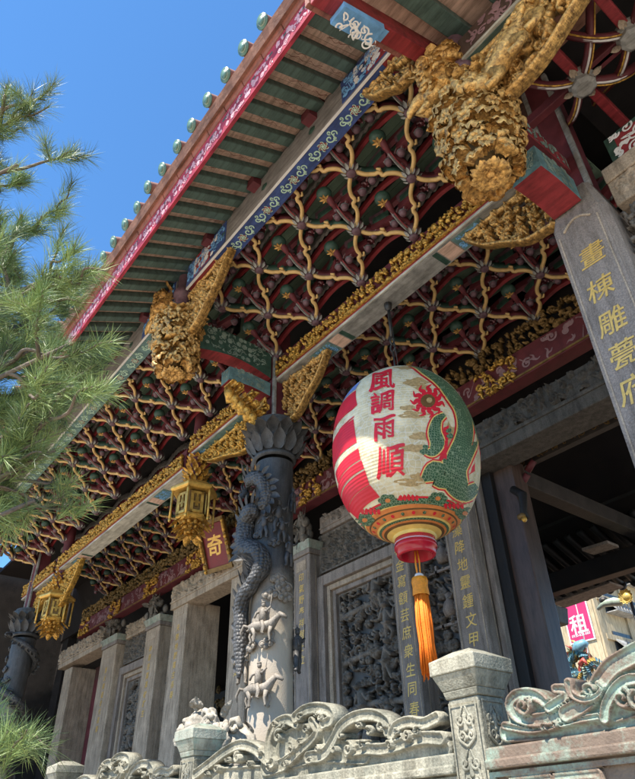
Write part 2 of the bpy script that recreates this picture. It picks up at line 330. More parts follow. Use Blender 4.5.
# ------------------------------------------------------------------ carving: relief heights stamped from strokes, then meshed
class Carve:
    def __init__(s, w, h, res, seed=0):
        s.w, s.h, s.res = w, h, res; s.nx = int(round(w / res)) + 1; s.ny = int(round(h / res)) + 1
        s.H = np.zeros((s.ny, s.nx)); s.S = np.full((s.ny, s.nx), -.03); s.rng = random.Random(seed)
    def stamp(s, x, y, r, amp, base=0.0):
        a, b = max(0, int((x - r) / s.res) - 1), min(s.nx, int((x + r) / s.res) + 3); c, d = max(0, int((y - r) / s.res) - 1), min(s.ny, int((y + r) / s.res) + 3)
        if a >= b or c >= d: return
        X = np.arange(a, b) * s.res - x; Y = np.arange(c, d) * s.res - y; D = np.sqrt(X[None] ** 2 + Y[:, None] ** 2)
        q = np.clip(1 - (D / r) ** 2, 0, 1); hh = np.where(D < r, base + amp * np.sqrt(q), 0)
        s.H[c:d, a:b] = np.maximum(s.H[c:d, a:b], hh); s.S[c:d, a:b] = np.maximum(s.S[c:d, a:b], r - D)
    def stroke(s, pts, r0, r1, amp, base=0.0, smooth=True):
        p = crom(pts, 5) if smooth and len(pts) > 2 else np.asarray(pts, float)
        L = np.concatenate([[0], np.cumsum(np.linalg.norm(np.diff(p, axis=0), axis=1))])
        if L[-1] < 1e-6: return
        n = max(2, int(L[-1] / max(.35 * min(r0, r1), s.res * .8)))
        for t in np.linspace(0, 1, n):
            x = np.interp(t * L[-1], L, p[:, 0]); y = np.interp(t * L[-1], L, p[:, 1]); r = r0 + (r1 - r0) * t
            s.stamp(x, y, r, amp * r / max(r0, r1), base)
    def plate(s, pts, r0, r1, base, rim=.02, rw=.009, smooth=True):
        """flat band with a raised bead along both margins, laid over what is there"""
        t = Carve.__new__(Carve); t.w, t.h, t.res, t.nx, t.ny = s.w, s.h, s.res, s.nx, s.ny; t.H = np.zeros_like(s.H); t.S = np.full_like(s.S, -.03)
        t.stroke(pts, r0, r1, .001, 0, smooth); q = t.S; r = max(r0, r1)
        hh = base + rim * np.exp(-((q - rw * 1.1) / (rw * .75)) ** 2) + .25 * rim * np.clip(q / r, 0, 1); hh = hh * np.clip(q / (rw * .5), 0, 1) ** .5
        s.H = np.where(q > 0, hh, s.H); s.S = np.maximum(s.S, q)
    def spiral(s, x, y, R, turns, ph, sgn, r0, r1, amp, base=0.0):
        s.stroke([(x + R * (1 - t * .85) * cos(ph + sgn * turns * 2 * pi * t), y + R * (1 - t * .85) * sin(ph + sgn * turns * 2 * pi * t)) for t in np.linspace(0, 1, int(8 * turns) + 4)], r0, r1, amp, base)
    def flower(s, x, y, R, amp, base=0.0):
        n = s.rng.choice((5, 6, 7))
        for ring, k in ((.62, n), (.3, 5)):
            ph = s.rng.random() * 6
            for i in range(k): s.stamp(x + R * ring * cos(ph + i * 2 * pi / k), y + R * ring * sin(ph + i * 2 * pi / k), R * (.42 if ring > .5 else .26), amp * (.6 if ring > .5 else .8), base)
        s.stamp(x, y, R * .2, amp, base)
    def figure(s, x, y, h, amp, base=0.0):
        g = s.rng; ln = g.uniform(-.15, .15) * h
        s.stroke([(x, y - .05 * h), (x + ln * .5, y + .28 * h)], .16 * h, .13 * h, amp, base, False)
        s.stamp(x + ln, y + .46 * h, .085 * h, amp * .9, base + amp * .2)
        s.stamp(x + ln, y + .55 * h, .05 * h, amp * .7, base)
        for sg in (-1, 1):
            s.stroke([(x + sg * .12 * h, y + .25 * h), (x + sg * .25 * h, y + g.uniform(0, .3) * h), (x + sg * g.uniform(.1, .35) * h, y + g.uniform(.1, .5) * h)], .055 * h, .035 * h, amp * .7, base + amp * .25)
            s.stroke([(x + sg * .06 * h, y - .1 * h), (x + sg * g.uniform(.05, .22) * h, y - .28 * h), (x + sg * g.uniform(.05, .25) * h, y - .45 * h)], .07 * h, .05 * h, amp * .8, base)
        s.stroke([(x - .1 * h, y - .02 * h), (x, y - .05 * h), (x + .1 * h, y - .02 * h)], .04 * h, .04 * h, amp * .4, base + amp * .7)
    def fill(s, cell, amp, kinds=('scroll', 'flower', 'leaf'), dens=1.0, base=0.0, m=0.0):
        g = s.rng; ny = max(1, int(round((s.h - 2 * m) / cell))); nx = max(1, int(round((s.w - 2 * m) / cell)))
        for j in range(ny):
            for i in range(nx):
                if g.random() > dens: continue
                x = m + (i + .5 + g.uniform(-.3, .3)) * (s.w - 2 * m) / nx; y = m + (j + .5 + g.uniform(-.3, .3)) * (s.h - 2 * m) / ny; k = g.choice(kinds); R = cell * g.uniform(.4, .6)
                if k == 'scroll': s.spiral(x, y, R, g.uniform(.9, 1.5), g.random() * 6.3, g.choice((-1, 1)), cell * .095, cell * .065, amp, base); s.stroke([(x, y), (x + g.uniform(-1, 1) * cell, y + g.uniform(-1, 1) * cell), (x + g.uniform(-1, 1) * cell, y + g.uniform(-1, 1) * cell)], cell * .075, cell * .035, amp * .7, base)
                elif k == 'flower': s.flower(x, y, R * .9, amp, base)
                elif k == 'figure': s.figure(x, y, cell * g.uniform(.9, 1.25), amp, base)
                elif k == 'leaf':
                    for q in range(3):
                        a = g.random() * 6.3; s.stroke([(x, y), (x + R * cos(a) * .7, y + R * sin(a) * .7), (x + R * 1.3 * cos(a + .5), y + R * 1.3 * sin(a + .5))], cell * .115, cell * .025, amp * g.uniform(.5, 1), base)
                elif k == 'cloud':
                    for q in range(3): s.spiral(x + g.uniform(-.4, .4) * cell, y + g.uniform(-.3, .3) * cell, R * .55, 1.2, g.random() * 6.3, g.choice((-1, 1)), cell * .09, cell * .07, amp, base)
        return s
    def frame(s, b, amp):
        for k in (s.H, s.S):
            v = amp if k is s.H else .02
            k[:int(b / s.res) + 1] = np.maximum(k[:int(b / s.res) + 1], v); k[-int(b / s.res) - 1:] = np.maximum(k[-int(b / s.res) - 1:], v)
            k[:, :int(b / s.res) + 1] = np.maximum(k[:, :int(b / s.res) + 1], v); k[:, -int(b / s.res) - 1:] = np.maximum(k[:, -int(b / s.res) - 1:], v)
        return s
    def clip(s, fn):
        """cut the carving to an outline: fn(x, y) > 0 inside, in metres"""
        X, Y = np.meshgrid(np.arange(s.nx) * s.res, np.arange(s.ny) * s.res); s.S = np.minimum(s.S, fn(X, Y)); return s
    def mesh(s, mb, O, U, V, N, m, openwork=True, back=0.0, rough=0.0):
        O, U, V, N = (np.asarray(a, float) for a in (O, U, V, N)); ny, nx = s.ny, s.nx; S = s.S if openwork else np.ones_like(s.S)
        gx, gy = np.meshgrid(np.arange(nx) * s.res, np.arange(ny) * s.res); H = s.H.copy()
        if rough: H = H + np.random.default_rng(3).normal(0, rough, H.shape)
        cell = (S[:-1, :-1] + S[1:, :-1] + S[:-1, 1:] + S[1:, 1:]) > 0
        if openwork:
            g0, g1 = np.gradient(S, s.res); gm = g0 ** 2 + g1 ** 2 + .05; near = np.abs(S) < s.res * 1.5
            gx = np.where(near, gx - np.clip(S * g1 / gm, -s.res * .6, s.res * .6), gx); gy = np.where(near, gy - np.clip(S * g0 / gm, -s.res * .6, s.res * .6), gy)
        idx = np.arange(nx * ny).reshape(ny, nx); jj, ii = np.nonzero(cell)
        F = np.stack([idx[jj, ii], idx[jj, ii + 1], idx[jj + 1, ii + 1], idx[jj + 1, ii]], 1)
        if np.dot(np.cross(U, V), N) < 0: F = F[:, ::-1]
        W = O + gx[..., None] * U + gy[..., None] * V + H[..., None] * N; W = W.reshape(-1, 3)
        use = np.unique(F); rm = np.full(nx * ny, -1); rm[use] = np.arange(len(use)); mb.add(W[use], rm[F], m)
        if back > 0:
            pad = np.pad(cell, 1); Fs = []
            B = (O + gx[..., None] * U + gy[..., None] * V - back * N).reshape(-1, 3); k = nx * ny
            for (dj, di, a, b) in ((-1, 0, (0, 0), (0, 1)), (1, 0, (1, 1), (1, 0)), (0, -1, (1, 0), (0, 0)), (0, 1, (0, 1), (1, 1))):
                e = cell & ~pad[1 + dj:pad.shape[0] - 1 + dj, 1 + di:pad.shape[1] - 1 + di]; j, i = np.nonzero(e)
                Fs.append(np.stack([idx[j + b[0], i + b[1]], idx[j + a[0], i + a[1]], idx[j + a[0], i + a[1]] + k, idx[j + b[0], i + b[1]] + k], 1))
            F2 = np.concatenate(Fs + [F0[:, ::-1] + k for F0 in (F,)]); 
            if np.dot(np.cross(U, V), N) < 0: F2[:-len(F)] = F2[:-len(F), ::-1]
            A = np.vstack([W, B]); use = np.unique(F2); rm = np.full(2 * k, -1); rm[use] = np.arange(len(use)); mb.add(A[use], rm[F2], m)
        return mb
X_, Y_, Z_ = np.eye(3)
def relief_obj(name, parent, w, h, res, seed, O, U, V, N, m, cell, amp, kinds, dens=1.0, openwork=True, back=0.0, frame=0.0, clip=None, rough=0.0, base=0.0, mb=None, extra=None):
    c = Carve(w, h, res, seed); c.fill(cell, amp, kinds, dens, base)
    if extra: extra(c)
    if frame: c.frame(frame, amp * .7)
    if clip: c.clip(clip)
    b = mb or MB(); c.mesh(b, O, U, V, N, m, openwork, back, rough)
    return b if mb else b.build(name, parent)
def scrolls(mb, O, U, V, N, w, h, seed, m, cell, r=.09, kinds=('scroll',), res=None, dens=1.0, amp=.003):
    """painted scrollwork: thin raised brush lines on a board"""
    c = Carve(w, h, res or max(.006, cell * .055), seed); c.fill(cell, amp, kinds, dens, m=cell * .08); c.mesh(mb, np.asarray(O, float) + np.asarray(N, float) * .002, U, V, N, m)
    return mb

# ================================================================== ground, platform
g = MB(); g.add([(-1500, -1500, -1.6), (1500, -1500, -1.6), (1500, 1500, -1.6), (-1500, 1500, -1.6)], [(0, 1, 2, 3)], 'paving', False)
tag(g.build('ground'), 'pale stone paving of the temple court', None, kind='structure')
g = MB(); g.box(-45, 14, 2.7, 14.2, -1.6, -.35, 'platform_stone'); g.box(-45, 14, 2.6, 3.25, -.5, -.34, 'stone_rail')
tag(g.build('platform', bevel=.015), 'raised stone terrace the temple stands on', None, kind='structure')

# ================================================================== main roof eave
SL = radians(26); dY, dZ = cos(SL), sin(SL)
roof = thing('tiled_eave', 'upper temple eave with green rafters, crimson fascia and round tile ends', 'eave', (-12, 2.1, 7.4))
EX0, EX1 = -24.0, -1.9
b = MB()
O = np.array([EX0, 1.98, 7.66]); b.obox(O, X_ * (EX1 - EX0), np.array([0, dY, dZ]) * 9.0, np.array([0, -dZ, dY]) * .14, 'roof_tile'); b.build('roof_slope', roof)
b = MB()
b.obox((EX0, 2.12, 7.36), X_ * (EX1 - EX0), np.array([0, -.05, .25]), np.array([0, .05, .01]), 'crimson')
Nf = np.array([0, -.25, -.05]) / math.hypot(.25, .05); Vf = np.array([0, -.05, .25]) / math.hypot(.25, .05)
rs = random.Random(5); xx = EX0 + .4
while xx < EX1 - 1:
    ln = rs.uniform(.9, 1.35); scrolls(b, np.array([xx, 2.12, 7.36]) + Vf * .03, X_, Vf, Nf, min(ln, EX1 - xx), .19, int(xx * 7) + 99, 'pink_paint', .085, kinds=('scroll', 'cloud', 'flower'), res=.008, dens=.95); xx += ln + rs.uniform(.02, .1)
b.build('fascia_board', roof)
b = MB()
for i in range(int((EX1 - EX0) / .42)):
    x = EX0 + i * .42
    b.obox((x + .004, 2.06, 7.6 + .004 * (i % 3)), X_ * .412, np.array([0, -.085, .17]), np.array([0, .05, .02]), 'brown_red')
b.build('tile_drip_board', roof, bevel=.012)
proto = MB(); pr = []
ax = np.array([0, dY, dZ])
pts = [ax * t for t in (0, .03, .25, .27, .5, .52, .8)]
proto.tube(pts, [.086, .09, .084, .094, .084, .094, .084], 'tile_red', 12)
proto.tube([-ax * .012, ax * .004], [.096, .098], 'tile_green', 16); proto.tube([-ax * .02, -ax * .011], [.06, .06], 'tile_pale', 12); proto.tube([-ax * .028, -ax * .019], [.05, .052], 'tile_green', 10)
first = None
for i in range(int((EX1 - EX0) / .42)):
    x = EX0 + .25 + i * .42
    if first is None: first = proto.build('tile_end', roof, local=True); first.location = (x + 12, 1.87 - 2.1, 7.87 - 7.4)
    else: o = dup_part(first, roof, (x + 12 + rs.uniform(-.02, .02), 1.87 - 2.1 + rs.uniform(-.02, .02), 7.87 - 7.4 + rs.uniform(-.012, .012)))
pb = MB(); pb.obox((-.075, 0, 0), X_ * .15, np.array([0, dY, dZ]) * 1.42, np.array([0, -dZ, dY]) * .13, 'rafter_green'); first = None
i = 0; x = EX0 + .2
while x < EX1 - .1:
    if first is None: first = pb.build('rafter', roof, local=True, bevel=.012); first.location = (x + 12, 2.13 - 2.1, 7.44 - 7.4)
    else: dup_part(first, roof, (x + 12, 2.13 - 2.1, 7.44 - 7.4))
    x += .325
b = MB(); k = EX0
while k < EX1:
    b.obox((k, 2.13, 7.555), X_ * min(.321, EX1 - k), np.array([0, dY, dZ]) * 1.5, np.array([0, -dZ, dY]) * .03, 'soffit_peach')
    k += .325
for j in range(68):   # brush lines of wood grain painted on the boards
    xg = EX0 + .2 + .325 * j + .16; rr = random.Random(j)
    if xg > EX1 - .2: break
    for q in range(4):
        s0 = rr.uniform(.1, .9); c0 = np.array([xg + rr.uniform(-.05, .05), 2.13, 7.553]); st = [c0 + np.array([0, dY, dZ]) * (s0 + .05 * u) + X_ * .02 * sin(u * 1.7 + q) for u in range(6)]
        b.tube(st, .004, 'brown_red', 4, flat=.5)
b.build('soffit_board', roof)

# ================================================================== painted eave purlin
def purlin(x0, x1, label, under, ends, seed):
    t = thing('eave_purlin', label, 'purlin', ((x0 + x1) / 2, 3.2, 7.42), 'painted purlins under the eave')
    b = MB(); b.box(x0, x1, 3.11, 3.39, 7.43, 7.94, 'bark_board'); b.build('core', t)
    L = x1 - x0; b = MB(); b.box(x0, x1, 3.112, 3.14, 7.405, 7.432, 'white_paint'); b.build('edge_bead', t)
    b = MB(); b.box(x0 + .02, x1 - .02, 3.142, 3.385, 7.418, 7.429, 'red_paint'); b.box(x0 + .85, x1 - .55, 3.146, 3.381, 7.4125, 7.4175, under)
    n = max(1, int((L - 2.0) / .62))
    for i in range(n):
        cx = x0 + 1.15 + (i + .5) * (L - 2.0) / n; c = Carve(.56, .2, .007, seed + i)
        for sg in (-1, 1):
            c.spiral(.28 + sg * .14, .1, .07, 1.1, 0 if sg > 0 else pi, sg, .011, .009, .003); c.spiral(.28 + sg * .23, .09, .045, 1, 1, -sg, .009, .008, .003); c.spiral(.28 + sg * .19, .155, .03, 1, 2, sg, .008, .007, .003); c.spiral(.28 + sg * .2, .04, .03, 1, 2, sg, .008, .007, .003)
        c.mesh(b, (cx - .28, 3.165, 7.4115), X_, Y_, -Z_, 'mint_line')
        f = Carve(.16, .16, .006, seed + i)
        for q in range(6): f.stamp(.08 + .042 * cos(q * pi / 3), .08 + .042 * sin(q * pi / 3), .026, .003)
        f.mesh(b, (cx - .08, 3.185, 7.409), X_, Y_, -Z_, 'red_paint'); f2 = Carve(.16, .16, .006, 1); f2.stamp(.08, .08, .02, .003)
        for q in range(6): f2.spiral(.08 + .045 * cos(q * pi / 3), .08 + .045 * sin(q * pi / 3), .03, .9, q, 1, .005, .005, .004)
        f2.mesh(b, (cx - .08, 3.185, 7.4065), X_, Y_, -Z_, 'mint_line')
    b.build('painted_soffit', t)
    for e in ends:
        xa = x0 + .02 if e < 0 else x1 - 1.22
        b = MB(); b.box(xa, xa + 1.2, 3.1, 3.109, 7.45, 7.92, 'blue_paint'); b.box(xa + (.25 if e < 0 else .45), xa + (.75 if e < 0 else .95), 3.095, 3.0995, 7.46, 7.91, 'red_paint')
        scrolls(b, (xa + .02, 3.094, 7.46), X_, Z_, -Y_, 1.16, .44, seed + 60, 'sky_paint', .11, kinds=('scroll', 'cloud'), dens=.9); scrolls(b, (xa + .24, 3.092, 7.47), X_, Z_, -Y_, .72, .42, seed + 61, 'white_paint', .1, kinds=('scroll', 'flower'), dens=.7); b.build('painted_end', t)
    # short carved cloud blocks that carry the rafters
    k = MB(); k.box(-.09, .09, -.12, .02, -.13, .0, 'red_dark')
    cc = Carve(.5, .3, .012, 4); cc.spiral(.12, .12, .09, 1.2, 1, 1, .045, .03, .05); cc.spiral(.32, .17, .1, 1.2, 2.5, -1, .05, .03, .05); cc.stroke([(.05, .08), (.25, .05), (.45, .1)], .05, .04, .05)
    cc.mesh(k, (-.25, -.07, -.02), X_, Z_, -Y_, 'red_dark', back=.1); f = None
    for i in range(max(2, int(L / 1.35))):
        p = (x0 - t.location.x + .75 + i * 1.32, -.1, .5)
        if f is None: f = k.build('cloud_block', t, local=True); f.location = p
        else: dup_part(f, t, p)
    return t
purlin(-7.2, -2.0, 'blue underside purlin with flower scrolls, the one nearest under the eave', 'blue_paint', (-1, 1), 20)
purlin(-20.0, -7.6, 'long purlin with worn teal underside running away behind the pine', 'teal_paint', (1,), 50)

# ================================================================== beams of the front row
def beam(x0, x1, z0, label, under, strip_seed, strip=True, h=.5):
    t = thing('front_beam', label, 'beam', ((x0 + x1) / 2, 5.0, z0), 'beams between the front columns')
    b = MB(); b.box(x0, x1, 4.92, 5.2, z0 + .03, z0 + h, 'red_dark'); b.build('core', t)
    b = MB(); b.box(x0, x1, 4.90, 5.22, z0, z0 + .028, under); b.build('underside', t)
    b = MB(); b.box(x0, x1, 4.868, 4.899, z0 + .006, z0 + .05, 'beam_white'); b.box(x0, x1, 4.875, 4.899, z0 + .053, z0 + .085, 'red_paint'); b.build('edge_moulding', t, bevel=.006)
    b = MB()
    for e in (0, 1):
        for q, (m, a, c) in enumerate((('teal_paint', .9, 1.36), ('soffit_peach', 1.38, 1.6), ('green_dark', 1.62, 1.7)) if x1 - x0 > 4 else (('teal_paint', .2, .5),)):
            xa, xb = (x0 + a, x0 + c) if e == 0 else (x1 - c, x1 - a); b.box(xa, xb, 4.925, 5.2, z0 - .004, z0 - .001, m)
        scrolls(b, ((x0 + .92 if e == 0 else x1 - 1.35) if x1 - x0 > 4 else x0 + .2, 4.94, z0 - .005), X_, Y_, -Z_, .42 if x1 - x0 > 4 else .28, .25, 7 + e, 'sky_paint', .09, kinds=('scroll', 'leaf'))
    b.build('painted_end', t)
    if strip:
        b = MB(); relief_obj('', None, x1 - x0 - .05, .33, .0105, strip_seed, (x0 + .025, 4.872, z0 + .09), X_, Z_, -Y_, 'gold', .105, .055, ('scroll', 'figure', 'leaf', 'flower', 'scroll'), back=.025, mb=b)
        b.box(x0 + .02, x1 - .02, 4.84, 4.875, z0 + .087, z0 + .115, 'gold'); b.build('gilt_frieze', t)
    return t
beam(-7.2, -1.95, 6.3, 'near beam with a gilt openwork frieze, the big lantern hanging from it', 'grey_paint', 11)
beam(-10.1, -7.62, 6.22, 'short beam with green line and gilt frieze between the near dragon column and hexagonal pendant', 'teal_paint', 12)
beam(-17.2, -10.3, 6.0, 'long cream bottomed beam with gilt frieze between the two hexagonal pendants', 'beam_white', 13)
beam(-20.0, -17.4, 6.0, 'far short beam reaching the distant dragon column behind the pine', 'grey_paint', 14)

# ================================================================== spider-web bracket nets
ARM_L = .7778
def arm_mesh(edge, board):
    """wavy bracket arm along +x, rising; yellow lower edge under a dark board"""
    b = MB(); t = np.linspace(0, 1, 25); x = .06 + t * (ARM_L - .1)
    y = .042 * np.sin(t * 2 * pi) * (1 - .2 * t) + .03 * np.exp(-((t - .52) / .045) ** 2) - .03 * np.exp(-((t - .44) / .04) ** 2); z = .25 * t - .02 + .012 * np.sin(t * 4 * pi)
    p = np.stack([x, y, z], 1); b.tube(p, .031, edge, 6, flat=1.0)
    b.tube([p[12] + (0, .03, 0), p[12] + (0, .055, .0), p[13] + (.02, .06, 0)], [.022, .02, .014], edge, 6)
    V = []; 
    for q in p: V += [q + (0, -.014, .012), q + (0, .014, .012), q + (0, .014, .15), q + (0, -.014, .15)]
    F = []
    for i in range(24):
        for j in range(4): F.append((i * 4 + j, i * 4 + (j + 1) % 4, i * 4 + 4 + (j + 1) % 4, i * 4 + 4 + j))
    b.add(V, F, board, True); return b
def dou_mesh():
    b = MB(); b.lathe([(0, -.11), (.045, -.11), (.07, -.085), (.062, -.06), (.1, -.02), (.115, .03), (.1, .05), (.1, .11), (0, .11)], (0, 0, 0), 'purple_dou', 12)
    for i in range(10):
        a = i * pi / 5; b.petal((.07 * cos(a), .07 * sin(a), -.075), (cos(a) * .7, sin(a) * .7, .9), (cos(a), sin(a), 0), .1, .026, 'grey_paint', .2)
    return b
def cross_mesh(dirn):
    """arm towards the eave with a carved, rising tail and a green ball bearing a gilt star"""
    b = MB(); t = np.linspace(0, 1, 12)
    p = np.stack([0 * t + .02 * np.sin(t * 9), dirn * t * .55, .03 + .24 * t + .05 * np.sin(t * pi * 2)], 1); b.tube(p, .062 - .016 * np.sin(t * 12), 'red_dark', 8, flat=.7)
    for q in (3, 5, 7, 9): b.ell(p[q] + (0, 0, -.03), (.035, .035, .028), 'red_paint' if q % 4 == 1 else 'purple_dou', 8)
    e = p[-1] + (0, dirn * .02, .0); b.ell(e, (.115, .115, .1), 'green_dark', 12)
    for q in range(10): b.ell(e + .1 * np.array([cos(q * 2.4) * .75, sin(q * 2.4) * .75, -.5 + .1 * q]), (.016, .016, .016), 'gold_dusty', 6)
    for i in range(7):
        a = i * 2 * pi / 7; b.petal(e + np.array([0, 0, -.1]), (cos(a), sin(a), .15), (0, 0, -1), .085, .018, 'gold_dusty', .1)
    return b
def nose_mesh(dirn):
    b = MB(); t = np.linspace(0, 1, 9); p = np.stack([0 * t, dirn * (-.1 + .52 * t), -.06 - .1 * np.sin(t * 2.6) + .2 * t * t], 1)
    b.tube(p, .055 * (1 - t * .55), 'bark_board', 8, flat=.6); b.tube(p + (0, 0, -.045), .01, 'grey_paint', 5); b.tube(p + (.03, 0, -.028), .008, 'red_paint', 5); b.ell(p[-1], (.03, .035, .03), 'gold_dusty', 8); return b
def under_mesh():
    """stepped blocks with a painted scroll, filling the depth behind the lattice"""
    b = MB(); b.box(-.19, .19, -.06, .06, .0, .1, 'red_dark'); b.box(-.13, .13, -.075, .075, .1, .2, 'green_dark'); b.box(-.2, .2, -.05, .05, .2, .3, 'purple_dou')
    for sg in (-1, 1):
        q = [(sg * (.17 + .09 * (1 - s * .8) * cos(s * 7)), 0, .02 + .09 * (1 - s * .8) * sin(s * 7)) for s in np.linspace(0, 1, 14)]; b.tube(q, .03, 'red_dark', 6); b.tube([(x, -.03, z - .012) for x, y, z in q], .012, 'dull_pink', 5); b.tube([(x, .03, z - .012) for x, y, z in q], .012, 'dull_pink', 5)
        b.lathe([(0, -.05), (.04, -.05), (.06, 0), (.055, .04), (0, .04)], (sg * .17, 0, -.05), 'purple_dou', 8); b.lathe([(.056, .0), (.064, .004), (.058, .014)], (sg * .17, 0, -.05), 'teal_paint', 8)
    return b
ARMS = (arm_mesh('yellow_edge', 'red_dark'), arm_mesh('yellow_edge', 'green_dark')); PROTO = {}
def net(label, xref, x0, x1, y0, z0, dirn, rows, seed, ceil=True, dim=False):
    """diagonal lattice; row k stands at y0 + dirn*.55k and z0 + .25k, nodes 1.1 m apart and staggered"""
    t = thing('bracket_net', label, 'bracket set', ((x0 + x1) / 2, y0, z0), 'interlaced roof brackets'); tl = np.array(t.location); rr = random.Random(seed)
    ang = {(1, 1): pi / 4, (-1, 1): 3 * pi / 4, (1, -1): -pi / 4, (-1, -1): -3 * pi / 4}
    def put(key, mbf, name, p, rz=0):
        if key in PROTO: 
            o = bpy.data.objects.new(name, PROTO[key]); COL.objects.link(o); o.parent = t
        else: o = mbf().build(name, t, local=True); PROTO[key] = o.data
        o.location = p - tl; o.rotation_euler = (rr.uniform(-.02, .02), rr.uniform(-.02, .02), rz + rr.uniform(-.025, .025))
    for k in range(rows):
        y = y0 + dirn * .55 * k; z = z0 + .25 * k; n0 = math.ceil((x0 - xref - .55 * k) / 1.1); x = xref + .55 * k + n0 * 1.1
        while x < x1:
            p = np.array([x, y, z]); put('dou', dou_mesh, 'bracket_block', p + (0, 0, .02))
            for sx in (-1, 1):
                if x0 - .1 < x + sx * .55 < x1 + .1: put('arm%d' % (k % 2), (lambda q=k: ARMS[q % 2]), 'bracket_arm', p, ang[(sx, dirn)])
            put('under', under_mesh, 'carved_cloud', p + (.275, dirn * .275, .2), rr.uniform(-.3, .3)); put('under', under_mesh, 'carved_cloud', p + (-.275, dirn * .275, .22), rr.uniform(2.8, 3.4)); put('cross%d' % dirn, lambda: cross_mesh(dirn), 'cross_arm', p + (0, 0, .04)); put('nose%d' % dirn, lambda: nose_mesh(dirn), 'bracket_nose', p + (0, 0, .16)); x += 1.1
    b = MB()
    for k in range(rows + 1):
        y = y0 + dirn * .55 * k; z = z0 + .25 * k + .17
        xs = np.arange(x0, x1, .06875); ph = (xs - xref - .55 * k) / 1.1 * pi; bow = np.abs(np.sin(ph))
        b.tube(np.stack([xs, 0 * xs + y, z + .02 + .14 * bow], 1), .085, 'red_paint', 6, flat=.4, sm=False)
        b.tube(np.stack([xs, 0 * xs + y + dirn * .07, z + .13 + .13 * bow + .025 * np.sin(xs * 46)], 1), .09, 'bark_board', 6, flat=.3, sm=False)
        b.tube(np.stack([xs, 0 * xs + y + dirn * .04, z + .2 + .13 * bow], 1), .03, 'green_dark', 5)
        if k < rows: b.tube(np.stack([xs, 0 * xs + y + dirn * .27, z + .27 + .08 * np.abs(np.cos(ph))], 1), .1, 'red_dark', 6, flat=.45, sm=False)
    b.build('tie_rail', t)
    b = MB(); ya, yb = sorted((y0, y0 + dirn * .55 * rows)); n = int((yb - ya) / .16)
    for i in range(n): b.box(x0, x1, ya + i * (yb - ya) / n, ya + (i + .96) * (yb - ya) / n, z0 + .25 * rows + .22, z0 + .25 * rows + .25, 'green_board')
    # open back boards between the rows
    for k in range(rows):
        y = y0 + dirn * (.55 * k - .08); b.box(x0, x1, min(y, y + .02 * dirn), max(y, y + .02 * dirn), z0 + .25 * k + .32, z0 + .25 * rows + .2, 'green_board' if k == rows - 1 else 'wood_black')
    b.build('back_board', t); return t
XR = -3.85 - 1.1
net('nearest net of yellow edged roof brackets, between the front beam and blue purlin', XR + .0, -7.3, -2.0, 4.87, 6.86, -1, 3, 1)
net('long net of roof brackets left of the near dragon column, half behind the pine', XR + .0, -20.0, -7.6, 4.87, 6.86, -1, 3, 2)
net('dim net of roof brackets inside the porch, right behind the big lantern', -4.95, -7.3, -1.9, 7.55, 6.72, -1, 3, 3)
net('shadowy net of roof brackets inside the porch above the far stone wall', -4.95, -20.5, -7.5, 7.55, 6.72, -1, 3, 4)
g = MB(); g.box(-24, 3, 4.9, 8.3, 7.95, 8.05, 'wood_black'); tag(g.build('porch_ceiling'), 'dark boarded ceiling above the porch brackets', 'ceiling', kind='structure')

# ================================================================== dragon columns
def capital(t, c, r, zt, zb, m):
    b = MB(); h = zt - zb; b.lathe([(r * 1.02, 0), (r * 1.16, .02), (r * 1.16, .07), (r * 1.02, .09), (r * 1.3, .22), (r * 1.36, h * .5), (r * 1.05, h * .62), (r * 1.15, h * .75), (r * 1.5, h * .98), (r * 1.45, h), (0, h)], (c[0], c[1], zb), m, 32)
    for i in range(14):
        a = i * 2 * pi / 14; d = np.array([cos(a), sin(a), 0])
        b.petal(np.array([c[0], c[1], zb + .1]) + d * r * 1.08, d * .35 + Z_, d, h * .52, .105, m, .28)
        a += pi / 14; d = np.array([cos(a), sin(a), 0]); b.petal(np.array([c[0], c[1], zb + h * .6]) + d * r * .98, d * .55 + Z_, d, h * .46, .12, m, .55)
    b.build('capital', t)
def cloud(b, p, n, s, m):
    n = np.asarray(n, float); n /= np.linalg.norm(n); u = np.cross(Z_, n); u /= np.linalg.norm(u); v = np.cross(n, u)
    for cx, cy, R in ((-.5, 0, .45), (.45, .1, .5), (0, .4, .4), (0, -.2, .4)):
        q = [p + s * ((cx + R * (1 - t * .85) * cos(t * 9)) * u + (cy + R * (1 - t * .85) * sin(t * 9)) * v + .25 * R * t * n) for t in np.linspace(0, 1, 16)]; b.tube(q, s * .13, m, 6); b.ell(p + s * (cx * u + cy * v), np.array([.34, .34, .34]) * s * .9, m, 8)
